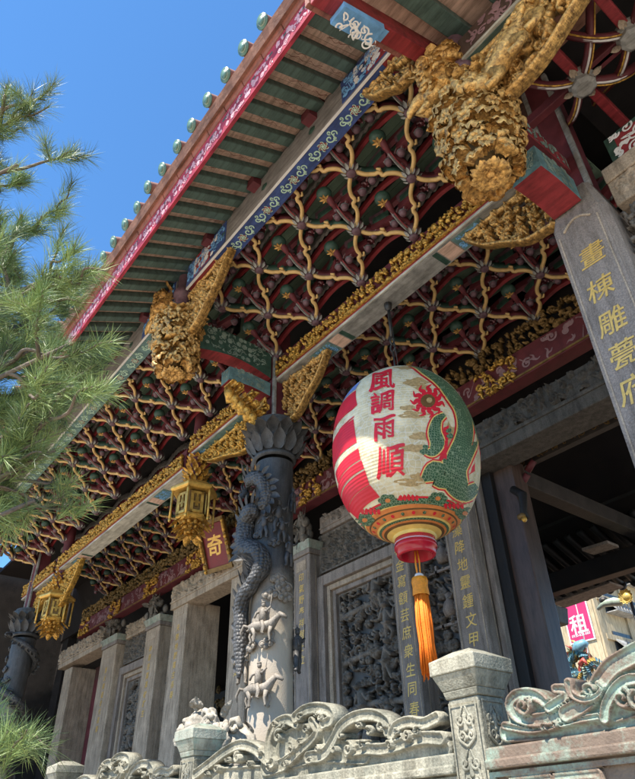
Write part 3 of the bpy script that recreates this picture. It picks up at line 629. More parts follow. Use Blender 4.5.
def rider(b, p, n, s, m, horse=True, face=1):
    """small carved warrior, on a galloping horse or standing"""
    n = np.asarray(n, float); n /= np.linalg.norm(n); u = np.cross(Z_, n) * face; u /= np.linalg.norm(u)
    W = lambda a, c, d=0.0: np.asarray(p, float) + s * (a * u + c * Z_ + d * n)
    if horse:
        b.tube([W(-.5, .02), W(-.25, .06), W(.1, .04), W(.35, .08), W(.55, .3), W(.68, .42)], [.12 * s, .2 * s, .18 * s, .19 * s, .12 * s, .09 * s], m, 8); b.tube([W(.62, .42), W(.8, .34), W(.92, .26)], [.1 * s, .08 * s, .05 * s], m, 7)
        for q in (.45, .5, .56, .62): b.tube([W(q, .2 + (q - .45)), W(q - .12, .28 + (q - .45))], [.05 * s, .015 * s], m, 5)
        b.tube([W(-.5, .05), W(-.7, .12), W(-.82, -.1), W(-.78, -.3)], [.05 * s, .06 * s, .05 * s, .02 * s], m, 6)
        for a, d, sg in ((-.4, -.12, -1), (-.32, .1, .6), (.28, -.1, 1), (.36, .1, -.5)): b.tube([W(a, -.02, d), W(a + .12 * sg, -.25, d), W(a + .04 * sg, -.45, d), W(a + .1 * sg, -.5, d)], [.09 * s, .06 * s, .045 * s, .05 * s], m, 6)
        z0 = .18; x0 = 0.0
        b.tube([W(.02, z0, .14), W(.12, -.02, .2), W(.05, -.22, .2), W(.12, -.26, .2)], [.08 * s, .075 * s, .05 * s, .045 * s], m, 6)
    else:
        z0 = 0.0; x0 = 0.0
        for sg in (-1, 1): b.tube([W(.06 * sg, .02), W(.14 * sg, -.25), W(.12 * sg, -.5), W(.2 * sg, -.53)], [.11 * s, .085 * s, .06 * s, .055 * s], m, 6)
    b.tube([W(x0, z0), W(x0, z0 + .2), W(x0 + .02, z0 + .42), W(x0 + .02, z0 + .52)], [.13 * s, .14 * s, .15 * s, .06 * s], m, 8); b.ell(W(x0 + .03, z0 + .62), np.array([.085, .085, .1]) * s, m, 8); b.ell(W(x0 + .02, z0 + .7), np.array([.09, .09, .05]) * s, m, 8); b.tube([W(x0, z0 + .72), W(x0 - .05, z0 + .82)], [.03 * s, .015 * s], m, 5)
    b.tube([W(x0, z0 + .42), W(.2, z0 + .36, .1), W(.36, z0 + .5, .12)], [.06 * s, .05 * s, .04 * s], m, 6); b.tube([W(x0, z0 + .42), W(-.2, z0 + .32, .1), W(-.26, z0 + .14, .14)], [.06 * s, .05 * s, .04 * s], m, 6); b.tube([W(.3, z0 + .2, .13), W(.4, z0 + .95, .13)], .016 * s, m, 5)
def dragon(t, pts, rad, m, axis, spike=.12, name='dragon_body', scales=True):
    b = MB(); p = crom(pts, 8); n = len(p); s = np.linspace(0, 1, n); r = rad * (np.clip(np.minimum(s * 6 + .55, (1 - s) * 3 + .25), 0, 1)); b.tube(p, r, m if scales else 'stone_scale', 14)
    pp, T, A, B = frames(p)
    for i in range(1, n - 2, 3):   # rings of scales down the body and a crest of spikes on the outer side
        out = p[i] - np.array([axis[0], axis[1], p[i][2]]); out /= np.linalg.norm(out); side = np.cross(T[i], out); side /= np.linalg.norm(side)
        c = p[i] + (side * .6 * SPK + out * .5) * r[i]; b.petal(c, side * SPK + out * .45 - T[i] * .6, out, spike * (.75 + .4 * ((i // 3) % 2)), .05, m, .15)
        for q in range(6 if scales else 0):
            a = q * pi / 3 + (i % 4) * pi / 6; d = A[i] * cos(a) + B[i] * sin(a); b.petal(p[i] + d * r[i] * .97, T[i] + d * .05, d, r[i] * .5, r[i] * .3, m, .05)
    b.build(name, t); return b
SPK = 1.0
def dragon_head(t, c, d, n, s, m):
    """long jawed head with brow, horns, mane and whiskers looking along d, face turned to n"""
    b = MB(); d = np.asarray(d, float); d /= np.linalg.norm(d); n = np.asarray(n, float); n = n - d * (n @ d); n /= np.linalg.norm(n); u = np.cross(n, d); W = lambda a, e, f: np.asarray(c) + s * (a * d + e * u + f * n)
    if u[2] < 0: u = -u; W = lambda a, e, f: np.asarray(c) + s * (a * d + e * u + f * n)
    b.tube([W(-.5, .1, 0), W(0, .22, 0), W(.5, .2, 0), W(.85, .16, 0), W(1.0, .22, 0)], [.3 * s, .34 * s, .22 * s, .17 * s, .12 * s], m, 10); b.tube([W(-.3, -.1, 0), W(.25, -.2, 0), W(.7, -.2, 0)], [.2 * s, .15 * s, .08 * s], m, 8)
    for sg in (-1, 1):
        b.ell(W(.2, .48, .22 * sg), np.array([.12] * 3) * s, m, 8); b.tube([W(-.2, .4, .15 * sg), W(-.7, .75, .25 * sg), W(-1.1, .8, .3 * sg)], [.07 * s, .06 * s, .02 * s], m, 6)
        b.tube([W(.9, .25, .12 * sg), W(1.2, .05, .3 * sg), W(1.1, -.4, .45 * sg)], [.03 * s, .03 * s, .012 * s], m, 5)
        for q in range(6): b.petal(W(-.25 - .08 * q, .35 - .16 * q, .2 * sg), -d + u * (.7 - .3 * q) + n * sg * .5, n * sg, .5 * s, .1 * s, m, .2)
    b.build('dragon_head', t)
def dragon_column(label, cx, cy, rc, zt, zb, full):
    t = thing('dragon_column', label, 'column', (cx, cy, -.35), 'carved stone dragon columns'); m = 'stone_column'; md = 'stone_dark'
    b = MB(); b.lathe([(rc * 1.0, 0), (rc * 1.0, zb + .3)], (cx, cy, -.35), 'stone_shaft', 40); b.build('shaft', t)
    b = MB(); b.lathe([(rc * 1.6, 0), (rc * 1.6, .15), (rc * 1.35, .2), (rc * 1.5, .32), (rc * 1.1, .45)], (cx, cy, -.35), m, 32); b.build('plinth', t); capital(t, (cx, cy), rc, zt, zb, md)
    tip = MB(); tip.lathe([(rc * 1.3, 0), (rc * 1.3, .06)], (cx, cy, zt - .002), md, 24); tip.build('capital_plate', t)
    if full:
        q = lambda x, y, k=1.25: on_cyl(220 + x / 4.87, 420 + y / 4.87, cx, cy, rc * k)
        h = [q(205, 440, 1.1), q(228, 385, 1.2), q(222, 325, 1.3), q(190, 285, 1.35), q(150, 290, 1.4), q(125, 330, 1.42)]
        dragon(t, h, .115, md, (cx, cy), .2, scales=False); dragon_head(t, q(118, 365, 1.5), q(95, 395, 1.9) - q(118, 350, 1.45), (.8, -.5, 0), .17, md)
        h = [q(190, 445, 1.12), q(150, 450, 1.3), q(112, 500, 1.42), q(95, 565, 1.45), q(125, 615, 1.4), q(180, 640, 1.3), q(205, 690, 1.25), q(190, 745, 1.3), q(150, 790, 1.38), q(105, 830, 1.42)]
        dragon(t, h, .13, md, (cx, cy), .22, scales=False)
        r4 = lambda x, y, k=1.25: on_cyl(220 + x / 3.554, 560 + y / 3.554, cx, cy, rc * k)
        h = [r4(130, 75, 1.3), r4(85, 125, 1.42), r4(66, 185, 1.45), r4(68, 250, 1.42), r4(72, 330, 1.4), r4(66, 420, 1.45)]; dragon(t, h, .1, md, (cx, cy), .14, scales=False)
        for (x, y, s, k) in ((180, 125, .13, 1.1), (225, 100, .14, 1.1), (205, 70, .12, 1.1), (232, 135, .13, 1.1), (110, 312, .11, 1.15), (165, 300, .11, 1.15)):
            p = r4(x, y, k); b = MB(); cloud(b, p, p - np.array([cx, cy, p[2]]), s, m); b.build('cloud_scroll', t)
        for (x, y, s, k) in ((150, 525, .13, 1.1), (185, 560, .1, 1.1), (250, 480, .1, 1.05), (265, 600, .11, 1.05)):
            p = q(x, y, k); b = MB(); cloud(b, p, p - np.array([cx, cy, p[2]]), s, md); b.build('cloud_scroll', t)
        for (x, y, s, hz) in ((150, 240, .36, True), (135, 465, .36, True)):
            p = r4(x, y, 1.22); n = p - np.array([cx, cy, p[2]]); b = MB(); rider(b, p, n, s, m, True, 1); b.build('horse_rider', t)
        for (x, y, s) in ((75, 300, .4), (72, 385, .34)):
            p = r4(x, y, 1.3); b = MB(); rider(b, p, (.5, -.8, 0), s, m, False); b.build('warrior', t)
        for (x, y, s) in ((285, 480, .38), (300, 540, .3), (335, 650, .34), (355, 400, .3), (215, 520, .3)):
            p = q(x, y, 1.2); b = MB(); rider(b, p, p - np.array([cx, cy, p[2]]), s, md, False); b.build('warrior', t)
        p = r4(275, 330, 1.25); b = MB(); rider(b, p, p - np.array([cx, cy, p[2]]), .42, md, False); b.build('warrior', t)
        p = r4(120, 610, 1.35); b = MB()
        for i in range(9): a = i * .7; b.petal(p, (cos(a), -.6, sin(a)), (0, -1, 0), .17, .045, m, .4)
        b.build('wave_crest', t)
    else:
        zs = np.linspace(zb - .1, 1.0, 26); h = [(cx + rc * 1.3 * cos(1.9 * i * .38 - 1), cy + rc * 1.3 * sin(1.9 * i * .38 - 1), z) for i, z in enumerate(zs)]; dragon(t, h, .1, md, (cx, cy)); dragon_head(t, h[0] + np.array([.1, -.15, .05]), (.6, -.6, -.2), (.7, -.6, 0), .17, md)
        for i in range(14):
            a = -2.4 + i * .45; b = MB(); p = np.array([cx + rc * 1.08 * cos(a), cy + rc * 1.08 * sin(a), zb - .3 - i * .28]); cloud(b, p, (cos(a), sin(a), 0), .13, md); b.build('cloud_scroll', t)
    return t
CB = P(274, 505, 1, 5.0)[0]
dragon_column('grey dragon column coiled with a spiny dragon, riders and clouds, right beside the central doorway', CB, 5.0, .285, 5.5, 4.88, True)
CA = P(21, 655, 1, 5.0)[0]
dragon_column('distant dragon column at the far left, its foot hidden by pine needles', CA, 5.0, .3, 5.45, 4.8, False)
def post(label, x, y, w, z0, z1):
    b = MB(); b.box(x - w, x + w, y - w, y + w, z0, z1, 'red_dark'); 
    for sx in (-1, 1): b.box(x + sx * w - .03, x + sx * w + .03, y - w - .012, y - w + .05, z0 + .01, z1 - .01, 'grey_paint')
    return tag(b.build('wooden_post', bevel=.015), label, 'post', 'dark red posts on the front row')
post('dark red post with grey edges standing on the near dragon capital', CB, 5.0, .17, 5.51, 7.9); post('dark red post with grey edges standing on the far left dragon capital', CA, 5.0, .17, 5.46, 7.9)
# ================================================================== hanging flower-basket posts
def basket(t, c, r, h, m, seed):
    rr = random.Random(seed); b = MB(); c = np.asarray(c, float)
    b.lathe([(.1, h * .62), (r * .65, h * .5), (r * .68, h * .35), (r * .6, 0), (r * .45, -h * .3), (0, -h * .46)], c, 'gold_dark', 20)
    for k in range(10):
        z = h * (.42 - k * .096); rad = r * (.84 - .3 * (k / 9) ** 2); n = 12 if k < 7 else 10
        for i in range(n):
            a = (i + .5 * (k % 2) + rr.uniform(-.15, .15)) * 2 * pi / n; d = np.array([cos(a), sin(a), 0]); p = c + d * rad * .8 + Z_ * z
            if rr.random() < .42:
                for q in range(7):
                    an = q * 2 * pi / 6; sd = np.cross(d, Z_); e = (sd * cos(an) + Z_ * sin(an)); b.frill(p + d * .05, e + d * .5, d, .125, .055, m, rr)
                b.ell(p + d * .1, (.034,) * 3, m, 7)
            else:
                b.frill(p, d * .5 + Z_ * rr.uniform(-1, .45) + np.cross(d, Z_) * rr.uniform(-.5, .5), d, r * rr.uniform(.42, .62), r * rr.uniform(.22, .32), m, rr); b.frill(p + d * .02 - Z_ * .03, d * .7 - Z_ * rr.uniform(.2, .8), d, r * rr.uniform(.3, .45), r * .2, m, rr)
    b.build('flower_basket', t)
    b = MB(); cb = c + np.array([.0, 0, -h * .42])
    for ring, (n, L, W, ud) in enumerate(((9, .26, .1, .25), (7, .19, .085, -.2), (5, .11, .06, -.9))):
        for i in range(n):
            a = i * 2 * pi / n + ring * .3; b.frill(cb - Z_ * .03 * ring, (cos(a), sin(a), -.12), (0, 0, -1), L * r / .41, W * r / .41 * .9, m, rr)
    b.ell(cb - Z_ * .08, (.05, .05, .06), m, 8); b.build('bottom_blossom', t)
    b = MB(); b.lathe([(r * .72, h * .47), (r * .98, h * .5), (r * 1.0, h * .56), (r * .7, h * .6)], c, m, 24)
    for i in range(16):
        a = i * 2 * pi / 16; b.petal(c + np.array([cos(a) * r * .85, sin(a) * r * .85, h * .5]), (cos(a), sin(a), -.5), (cos(a), sin(a), 1), .14, .06, m, .5)
    b.build('basket_rim', t)
def pendant(label, x, y, zc, r, h, ztop, m, seed):
    t = thing('hanging_post', label, 'pendant', (x, y, zc), 'gilt flower basket pendants')
    basket(t, (x, y, zc), r, h, m, seed)
    b = MB(); b.lathe([(.13, 0), (.13, .12), (.18, .15), (.18, .24), (.12, .27), (.12, .5), (.17, .53), (.17, .62), (.12, .65), (.12, ztop - zc - h * .5)], (x, y, zc + h * .5), 'purple_dou', 12); b.build('post', t); return t
PD = np.array([CB, 3.2, 0]); 
pendant('gilt flower basket pendant under the upper eave, in front of the near dragon column', P(178, 340, 1, 3.2)[0], 3.2, 6.43, .38, 1.0, 7.9, 'gold_dusty', 3)
XE = P(484, 150, 1, 3.4)[0]
pendant('largest gilt flower basket pendant, hanging at upper right beside the square column', XE, 3.4, 5.22, .37, .98, 6.9, 'gold_dusty', 8)
def creature(label, c, s, face, m, seed, group):
    """gilt phoenix-lion bracket: plump body, open jawed head, curling mane and flame tail rising"""
    t = thing('beast_bracket', label, 'bracket', c, group); c = np.asarray(c, float); rr = random.Random(seed); W = lambda a, bb, z: c + s * np.array([a * face, bb, z])
    b = MB(); b.tube([W(.12, 0, -.45), W(.05, -.04, -.25), W(.1, -.05, 0), W(.2, 0, .25), W(.26, .05, .5)], [.1 * s, .19 * s, .22 * s, .19 * s, .08 * s], m, 12)
    for i in range(46): a = rr.random() * 6.3; z = rr.uniform(-.35, .4); b.frill(W(.12 + .2 * cos(a), .2 * sin(a), z), (cos(a) * face * .6, sin(a) * .6, rr.uniform(-1, .2)), (cos(a) * face, sin(a), 0), .17 * s, .085 * s, m, rr)
    b.build('body', t)
    b = MB(); b.ell(W(-.08, -.12, -.3), np.array([.2, .17, .18]) * s, m, 12); b.tube([W(-.12, -.16, -.26), W(-.34, -.2, -.26), W(-.5, -.22, -.36), W(-.52, -.22, -.44)], [.13 * s, .1 * s, .055 * s, .02 * s], m, 9); b.tube([W(-.1, -.16, -.42), W(-.28, -.19, -.5), W(-.38, -.2, -.46)], [.1 * s, .055 * s, .025 * s], m, 8)
    for sg in (-1, 1): b.ell(W(-.18, -.14 + .12 * sg, -.2), np.array([.055] * 3) * s, m, 8); b.frill(W(.02, -.12 + .14 * sg, -.18), (.6 * face, sg * .5, .5), (0, 0, 1), .2 * s, .08 * s, m, rr)
    for q in range(5): a = q * 1.3; b.tube([W(-.1 + .11 * (1 - k * .13) * cos(a + k), -.3, -.05 + .16 * q - .2 + .11 * (1 - k * .13) * sin(a + k)) for k in range(8)], [.034 * s] * 7 + [.014 * s], m, 7)
    b.build('head', t)
    b = MB()
    for i in range(20):
        z = -.1 + i * .036; d_ = np.array([-face * rr.uniform(.2, 1.0), rr.uniform(-.4, .3), rr.uniform(.4, 1.1)]); q0 = W(-.02 - .1 * rr.random(), rr.uniform(-.2, .12), z); L_ = rr.uniform(.22, .38) * s; sd_ = np.array([0, 0, 1.0]); pt = [q0 + d_ * L_ * u + np.array([face * .07 * s * sin(u * 5 + i), 0, 0]) for u in np.linspace(0, 1, 8)]; b.tube(pt, np.linspace(.055, .008, 8) * s, m, 7, flat=.55)
    for i in range(12): b.frill(W(.15 + rr.uniform(-.2, .15), rr.uniform(-.2, .15), rr.uniform(.2, .5)), (rr.uniform(-1, .6) * face, rr.uniform(-.6, .2), 1), (-face * .3, -1, 0), .22 * s, .09 * s, m, rr)
    b.build('mane', t); return t
GB = 'gilt beast brackets beside the pendants'
creature('gilt beast with flaming mane clinging left of the largest flower basket pendant', P(442, 84, 1, 3.3), .7, 1, 'gold_dusty', 4, GB)
creature('smaller gilt beast bracket left of the pendant before the near dragon column', P(167, 312, 1, 3.15), .74, 1, 'gold_dusty', 6, GB)
# ------------------------------------------------------------------ gilt corner brackets under the beams: carved plates with deep figures
def corner_bracket(label, x0, x1, ztop, h, y, side, seed, m='gold_dusty', cell=.2, group='gilt carved corner brackets'):
    w = x1 - x0; t = thing('corner_bracket', label, 'bracket', ((x0 + x1) / 2, y, ztop), group)
    def edge(X, lo=0.0):
        u = X / w if side < 0 else 1 - X / w        # u = 0 at the post
        return h * np.clip(u, 0, 1) ** 1.9 * .93 + lo + .02 * np.sin(u * 14)
    c = Carve(w, h, .008, seed); c.fill(cell * .72, .09, ('figure', 'scroll', 'flower', 'leaf', 'figure'), .9); c.fill(cell * .42, .05, ('scroll', 'leaf', 'flower'), .4, .0)
    xs = np.linspace(.02, w - .02, 26); c.stroke([(x, edge(x, .022)) for x in xs], .022, .022, .05, .02, False); c.stroke([(.02, h - .03), (w - .02, h - .03)], .03, .03, .05, 0, False)
    c.clip(lambda X, Y: Y - edge(X)); b = MB(); c.mesh(b, (x0, y - .02, ztop - h), X_, Z_, -Y_, m, True, .03, .0); b.build('carved_plate', t)
    b = MB(); V = []
    for x in np.linspace(0, w, 21): z = ztop - h + float(edge(np.array(x), .004)); V += [(x0 + x, y - .05, z), (x0 + x, y + .05, z), (x0 + x, y - .05, z + .022), (x0 + x, y + .05, z + .022)]
    F = []
    for i in range(20): k = i * 4; F += [(k, k + 1, k + 5, k + 4), (k + 2, k + 6, k + 7, k + 3), (k, k + 4, k + 6, k + 2), (k + 1, k + 3, k + 7, k + 5)]
    b.add(V, F, m, True); b.build('scrolled_edge', t)
    b = MB(); c2 = Carve(w, h, .014, seed + 1); c2.fill(cell * .8, .05, ('scroll', 'leaf', 'flower'), 1.0); c2.clip(lambda X, Y: Y - edge(X, .04)); c2.mesh(b, (x0, y + .015, ztop - h), X_, Z_, Y_, 'gold_dark', True, .01); b.build('rear_carving', t)
    return t
corner_bracket('gilt bracket of carved figures under the near beam, touching the dragon column post', CB + .19, -5.95, 6.29, .88, 5.05, -1, 21)
corner_bracket('gilt bracket of carved figures under the near beam, left of the square inscribed column', -3.2, -2.0, 6.29, .86, 5.05, 1, 22)
corner_bracket('gilt bracket left of the near dragon column under the green lined short beam', -10.0, CB - .2, 6.2, .72, 5.05, 1, 23, 'gold', .17)
corner_bracket('gilt bracket right of the far hexagonal pendant under the long beam', -17.0, -15.7, 5.98, 1.0, 5.05, -1, 24, 'gold', .2)
corner_bracket('gilt bracket at far left between distant column and hexagonal pendant', -19.6, -17.6, 5.98, .8, 5.05, -1, 26, 'gold', .2)
xa, xb = P(184, 330, 1, 3.25)[0], P(229, 262, 1, 3.25)[0]
corner_bracket('gilt openwork bracket between the smaller flower basket pendant and the blue purlin', xa + .1, xb + .1, 7.4, 1.0, 3.25, -1, 27, 'gold_dusty', .22)
corner_bracket('gilt openwork bracket at the right end of the blue purlin beside the big beast', -2.95, -2.2, 7.38, .6, 3.25, 1, 28, 'gold_dusty', .2)
corner_bracket('long gilt bracket with a boar-like beast under the upper right purlin', XE + .12, XE + 1.9, 6.28, .95, 3.4, -1, 29, 'gold_dusty', .3)
# the plump carved animal on that last bracket stands well proud of it
t = thing('carved_beast', 'plump gilt beast carved on the long bracket right of the largest pendant', 'carving', P(510, 55, 1, 3.25)); c = np.array(t.location); b = MB()
b.tube(c + np.array([(-.32, 0, -.22), (-.16, -.05, -.1), (.05, -.06, .03), (.25, -.03, .2), (.36, -.02, .34)]), [.04, .1, .11, .08, .05], 'gold_dusty', 12); b.ell(c + np.array([-.27, -.1, -.2]), (.1, .09, .1), 'gold_dusty', 12)
for q in ((-.15, -.1, -.2), (.12, -.1, -.06), (.3, -.06, .1)): p = c + np.array(q); b.tube([p, p + (.08, -.03, -.1), p + (.02, -.05, -.18), p + (-.06, -.06, -.2)], [.06, .05, .035, .04], 'gold_dusty', 8)
b.build('body', t); b = MB()
for i in range(14):
    a = i * .9; p = c + np.array([.28 - i * .03, -.08, .25 - .02 * i]); b.tube([p + .1 * np.array([(1 - k * .12) * cos(a + k), -.1 * k, (1 - k * .12) * sin(a + k)]) for k in range(7)], [.028] * 6 + [.012], 'gold_dusty', 6)
b.build('scroll', t)
# ------------------------------------------------------------------ beams that tie columns to the pendants (running out towards the court)
def outrigger(label, x, y0, y1, z, h, wd, m_side, m_low, seed, arch=.12):
    t = thing('tie_beam', label, 'beam', (x, (y0 + y1) / 2, z), 'short beams from columns to pendants'); b = MB(); n = 14; V = []
    for i in range(n + 1):
        s = i / n; y = y0 + (y1 - y0) * s; a = arch * sin(pi * s)
        V += [(x - wd, y, z + a), (x + wd, y, z + a), (x + wd, y, z + h + a * .6), (x - wd, y, z + h + a * .6)]
    F = [(i * 4 + j, i * 4 + (j + 1) % 4, i * 4 + 4 + (j + 1) % 4, i * 4 + 4 + j) for i in range(n) for j in (1, 2, 3)] + [(0, 1, 2, 3), tuple(n * 4 + j for j in (3, 2, 1, 0))]
    b.add(V, F, m_side, False); b.add(V, [(i * 4, i * 4 + 1, i * 4 + 5, i * 4 + 4) for i in range(n)], m_low, False); b.build('core', t)
    b = MB(); scrolls(b, (x + wd + .002, y0 + .1, z + arch + .02), Y_, Z_, X_, abs(y1 - y0) - .2, h - arch * .5, seed, 'sage_line', .095, kinds=('scroll', 'leaf', 'flower')); scrolls(b, (x - wd + .04, y0 - .003, z + .03), X_, Z_, -Y_, 2 * wd - .06, h - .05, seed, 'sage_line', .08); b.build('painted_side', t); return t
outrigger('curved dark green painted beam between the smaller flower pendant and dragon column post', CB, 3.45, 4.8, 6.35, .5, .13, 'green_dark', 'red_paint', 31)
outrigger('stepped teal bracket beam below the curved beam on the near dragon column', CB, 4.02, 4.8, 6.0, .26, .12, 'teal_paint', 'red_paint', 33, .04)
outrigger('red bottomed bracket beam with teal painted end left of the square column top', -1.75, 4.06, 4.72, 5.2, .32, .16, 'teal_paint', 'red_paint', 35, .03)
outrigger('dark red beam running back from the largest flower pendant', -1.75, 3.5, 5.4, 5.75, .28, .11, 'red_paint', 'red_dark', 37, .1)
t = thing('gilt_corbel', 'gilt carved corbel under the stepped beam on the near dragon column', 'bracket', (CB, 4.45, 5.6)); b = MB()
relief_obj('', None, .72, .5, .012, 41, (CB + .12, 4.05, 5.5), Y_, Z_, X_, 'gold', .15, .08, ('scroll', 'leaf', 'flower'), back=.2, clip=lambda X, Y: Y - (.48 - .5 * (X / .72) ** 1.2), mb=b); b.build('carving', t)
b = MB()
for i in range(6): p = np.array([CB - .02, 4.1 + i * .11, 5.93 - .07 * i]); b.tube([p + (0, 0, 0), p + (.04, .0, -.1), p + (-.03, .05, -.2), p + (.05, .1, -.22)], [.07, .08, .06, .03], 'gold', 8)
b.build('scroll', t)

# ================================================================== hexagonal lantern pendants
def hex_pendant(label, x, y, zb, s, group='gilt hexagonal lantern pendants'):
    t = thing('hexagonal_pendant', label, 'pendant', (x, y, zb), group); m = 'gold_bright'; W = lambda r, z: (r * s, z * s)
    b = MB(); b.lathe([W(.5, .70), W(.56, .74), W(.56, .80), W(.5, .83), W(.34, .95), W(.12, 1.0)], (x, y, zb), m, 6, False, rot=.3); b.lathe([W(.0, .69), W(.5, .70)], (x, y, zb), m, 6, False, rot=.3); b.build('roof', t, bevel=.01)
    b = MB(); b.lathe([W(.0, .02), W(.3, .03), W(.38, .08), W(.36, .13)], (x, y, zb), m, 6, False, rot=.3); b.lathe([W(.34, .12), W(.36, .66)], (x, y, zb), 'gold_dark', 6, False, rot=.3); b.build('body', t)
    b = MB()
    for i in range(6):
        a0, a1 = .3 + i * pi / 3, .3 + (i + 1) * pi / 3; p0 = np.array([x + .365 * s * cos(a0), y + .365 * s * sin(a0), zb]); p1 = np.array([x + .365 * s * cos(a1), y + .365 * s * sin(a1), zb]); u = (p1 - p0) / np.linalg.norm(p1 - p0); n = np.cross(u, Z_); L = np.linalg.norm(p1 - p0)
        for (a, bb, c, d) in ((.03, .13, L - .03, .19), (.03, .58, L - .03, .64), (.03, .13, .08, .64), (L - .08, .13, L - .03, .64), (.12, .27, L - .12, .3), (.12, .47, L - .12, .5), (.12, .27, .155, .5), (L - .155, .27, L - .12, .5), (L / 2 - .018, .3, L / 2 + .018, .58), (L / 2 - .07, .36, L / 2 + .07, .395), (.08, .37, .12, .4), (L - .12, .37, L - .08, .4)): b.obox(p0 + u * a + Z_ * bb * s + n * .004, u * (c - a), Z_ * (d - bb) * s, n * .02, m)
    b.build('lattice_panel', t)
    for i in range(6):
        b = MB(); a0 = .3 + i * pi / 3; p = np.array([x + .5 * s * cos(a0), y + .5 * s * sin(a0), zb]); b.tube([p + Z_ * .7 * s, p + Z_ * .62 * s, p + Z_ * .3 * s, p + Z_ * .02 * s], [.028 * s, .035 * s, .024 * s, .03 * s], m, 8); b.ell(p - Z_ * .01, (.036 * s, .036 * s, .05 * s), m, 8); b.build('corner_rod', t)
    b = MB(); rr = random.Random(int(abs(x) * 10))
    for k in range(4):
        for i in range(9 - k): a = i * 2 * pi / (9 - k) + k; b.petal((x + (.3 - k * .07) * s * cos(a), y + (.3 - k * .07) * s * sin(a), zb + (.03 - k * .11) * s), (cos(a) * .6, sin(a) * .6, -1), (cos(a), sin(a), 0), .24 * s, .085 * s, 'gold', .4); b.ell((x + (.2 - k * .05) * s * cos(a), y + (.2 - k * .05) * s * sin(a), zb - (.03 + k * .1) * s), (.06 * s,) * 3, 'gold', 7)
    b.build('carved_drop', t)
    b = MB()
    for k in range(5):
        for i in range(9): a = i * 2 * pi / 9 + k * .4; r = (.14 + .05 * sin(k * 1.3)) * s; p = np.array([x + r * cos(a), y + r * sin(a), zb + (1.0 + k * .15) * s]); b.petal(p, (cos(a) * .6, sin(a) * .6, .8), (cos(a), sin(a), 0), .19 * s, .07 * s, 'gold', .4); b.ell(p, (.05 * s, .05 * s, .06 * s), 'gold', 7)
    b.lathe([(.13, .95 * s), (.13, 3.0)], (x, y, zb), 'red_dark', 8); b.build('carved_stem', t); return t
hp = P(190, 535, 1, 5.0); hex_pendant('bright gilt hexagonal lantern pendant left of the near dragon column', P(192, 515, 1, 5.0)[0], 5.0, P(190, 524, 1, 5.0)[2], .8)
hex_pendant('smaller looking gilt hexagonal lantern pendant beside the distant dragon column', P(54, 615, 1, 5.0)[0], 5.0, P(54, 622, 1, 5.0)[2], .8)

# ================================================================== big paper lantern
LC = np.array([-4.665, 5.08, 3.86]); LR, LH = .87, 1.10
def lrad(z):   # body radius at height z from the centre
    t = np.clip(abs(z) / LH, 0, 1); return LR * (1 - t ** 2.35) ** (1 / 2.15)
def lan_hit(px, py, off=0.0):
    d = ray(px, py); d = d / np.linalg.norm(d); tm = d @ LC / (d @ d); best = None; R = lambda q: math.hypot(q[0] - LC[0], q[1] - LC[1]) - float(lrad(q[2] - LC[2])) if abs(q[2] - LC[2]) < LH else 1.0
    ts = np.linspace(tm - 1.6, tm, 120); prev = ts[0]
    for t_ in ts:
        if R(d * t_) < 0:
            a, bb = prev, t_
            for _ in range(18):
                m_ = (a + bb) / 2
                if R(d * m_) < 0: bb = m_
                else: a = m_
            q = d * bb; break
        prev = t_
    else:
        q = d * tm; 
    z = float(np.clip(q[2] - LC[2], -LH * .97, LH * .97)); th = math.atan2(q[1] - LC[1], q[0] - LC[0]); return th, z
def lan_pt(th, z, off):
    r = float(lrad(z)); dz = .01; nr = -(float(lrad(z + dz)) - float(lrad(z - dz))) / (2 * dz); n = np.array([cos(th), sin(th), nr]); n /= np.linalg.norm(n); return LC + np.array([r * cos(th), r * sin(th), z]) + n * off
lan = thing('paper_lantern', 'huge cream paper lantern with red characters and a green dragon hanging from the near beam', 'lantern', LC)
zs = LH * np.sin(np.linspace(-pi / 2 * .93, pi / 2 * .93, 44)); b = MB(); prof = [(float(lrad(z)), z) for z in zs]
def band(z, r):
    if z > 0 or r > .62: return 'lantern_cream'
    for lim, m_ in ((.30, 'lantern_yellow'), (.335, 'lantern_brown'), (.36, 'lantern_orange'), (.385, 'lantern_green'), (.41, 'lantern_yellow'), (.475, 'lantern_orange'), (.49, 'lantern_brown'), (.53, 'lantern_orange'), (.545, 'lantern_yellow'), (.575, 'lantern_green'), (.59, 'lantern_red')):
        if r < lim: return m_
    return 'lantern_cream'
fine = [(float(lrad(z)), z) for z in -LH * np.sqrt(np.linspace(1, .45, 150)) if float(lrad(z)) > .21] + [(float(lrad(z)), z) for z in np.linspace(-LH * .66, LH * .985, 40)]
b.lathe(fine, LC, 'lantern_cream', 64, True, [band(z, (r + fine[i + 1][0]) / 2) if i + 1 < len(fine) else 'lantern_cream' for i, (r, z) in enumerate(fine)])
for i in range(24):   # petals painted in the orange ring
    a = i * 2 * pi / 24; zz = -LH * (1 - (.445 / LR) ** 2.15) ** (1 / 2.35); p = [lan_pt(a + .045 * cos(k), zz + .012 * sin(k), .004) for k in np.linspace(0, 2 * pi, 9)[:-1]]; b.add(p, [tuple(range(8))], 'lantern_red' if i % 2 else 'lantern_green', False)
Zp = lambda x, y: (330 + x / 3.7125, 350 + y / 3.7095)
def lpoly(pts, off, m_, zoom=True):
    V = [lan_pt(*lan_hit(*(Zp(*p) if zoom else p)), off) for p in pts]; b.add(V, [tuple(range(len(V)))], m_, False)
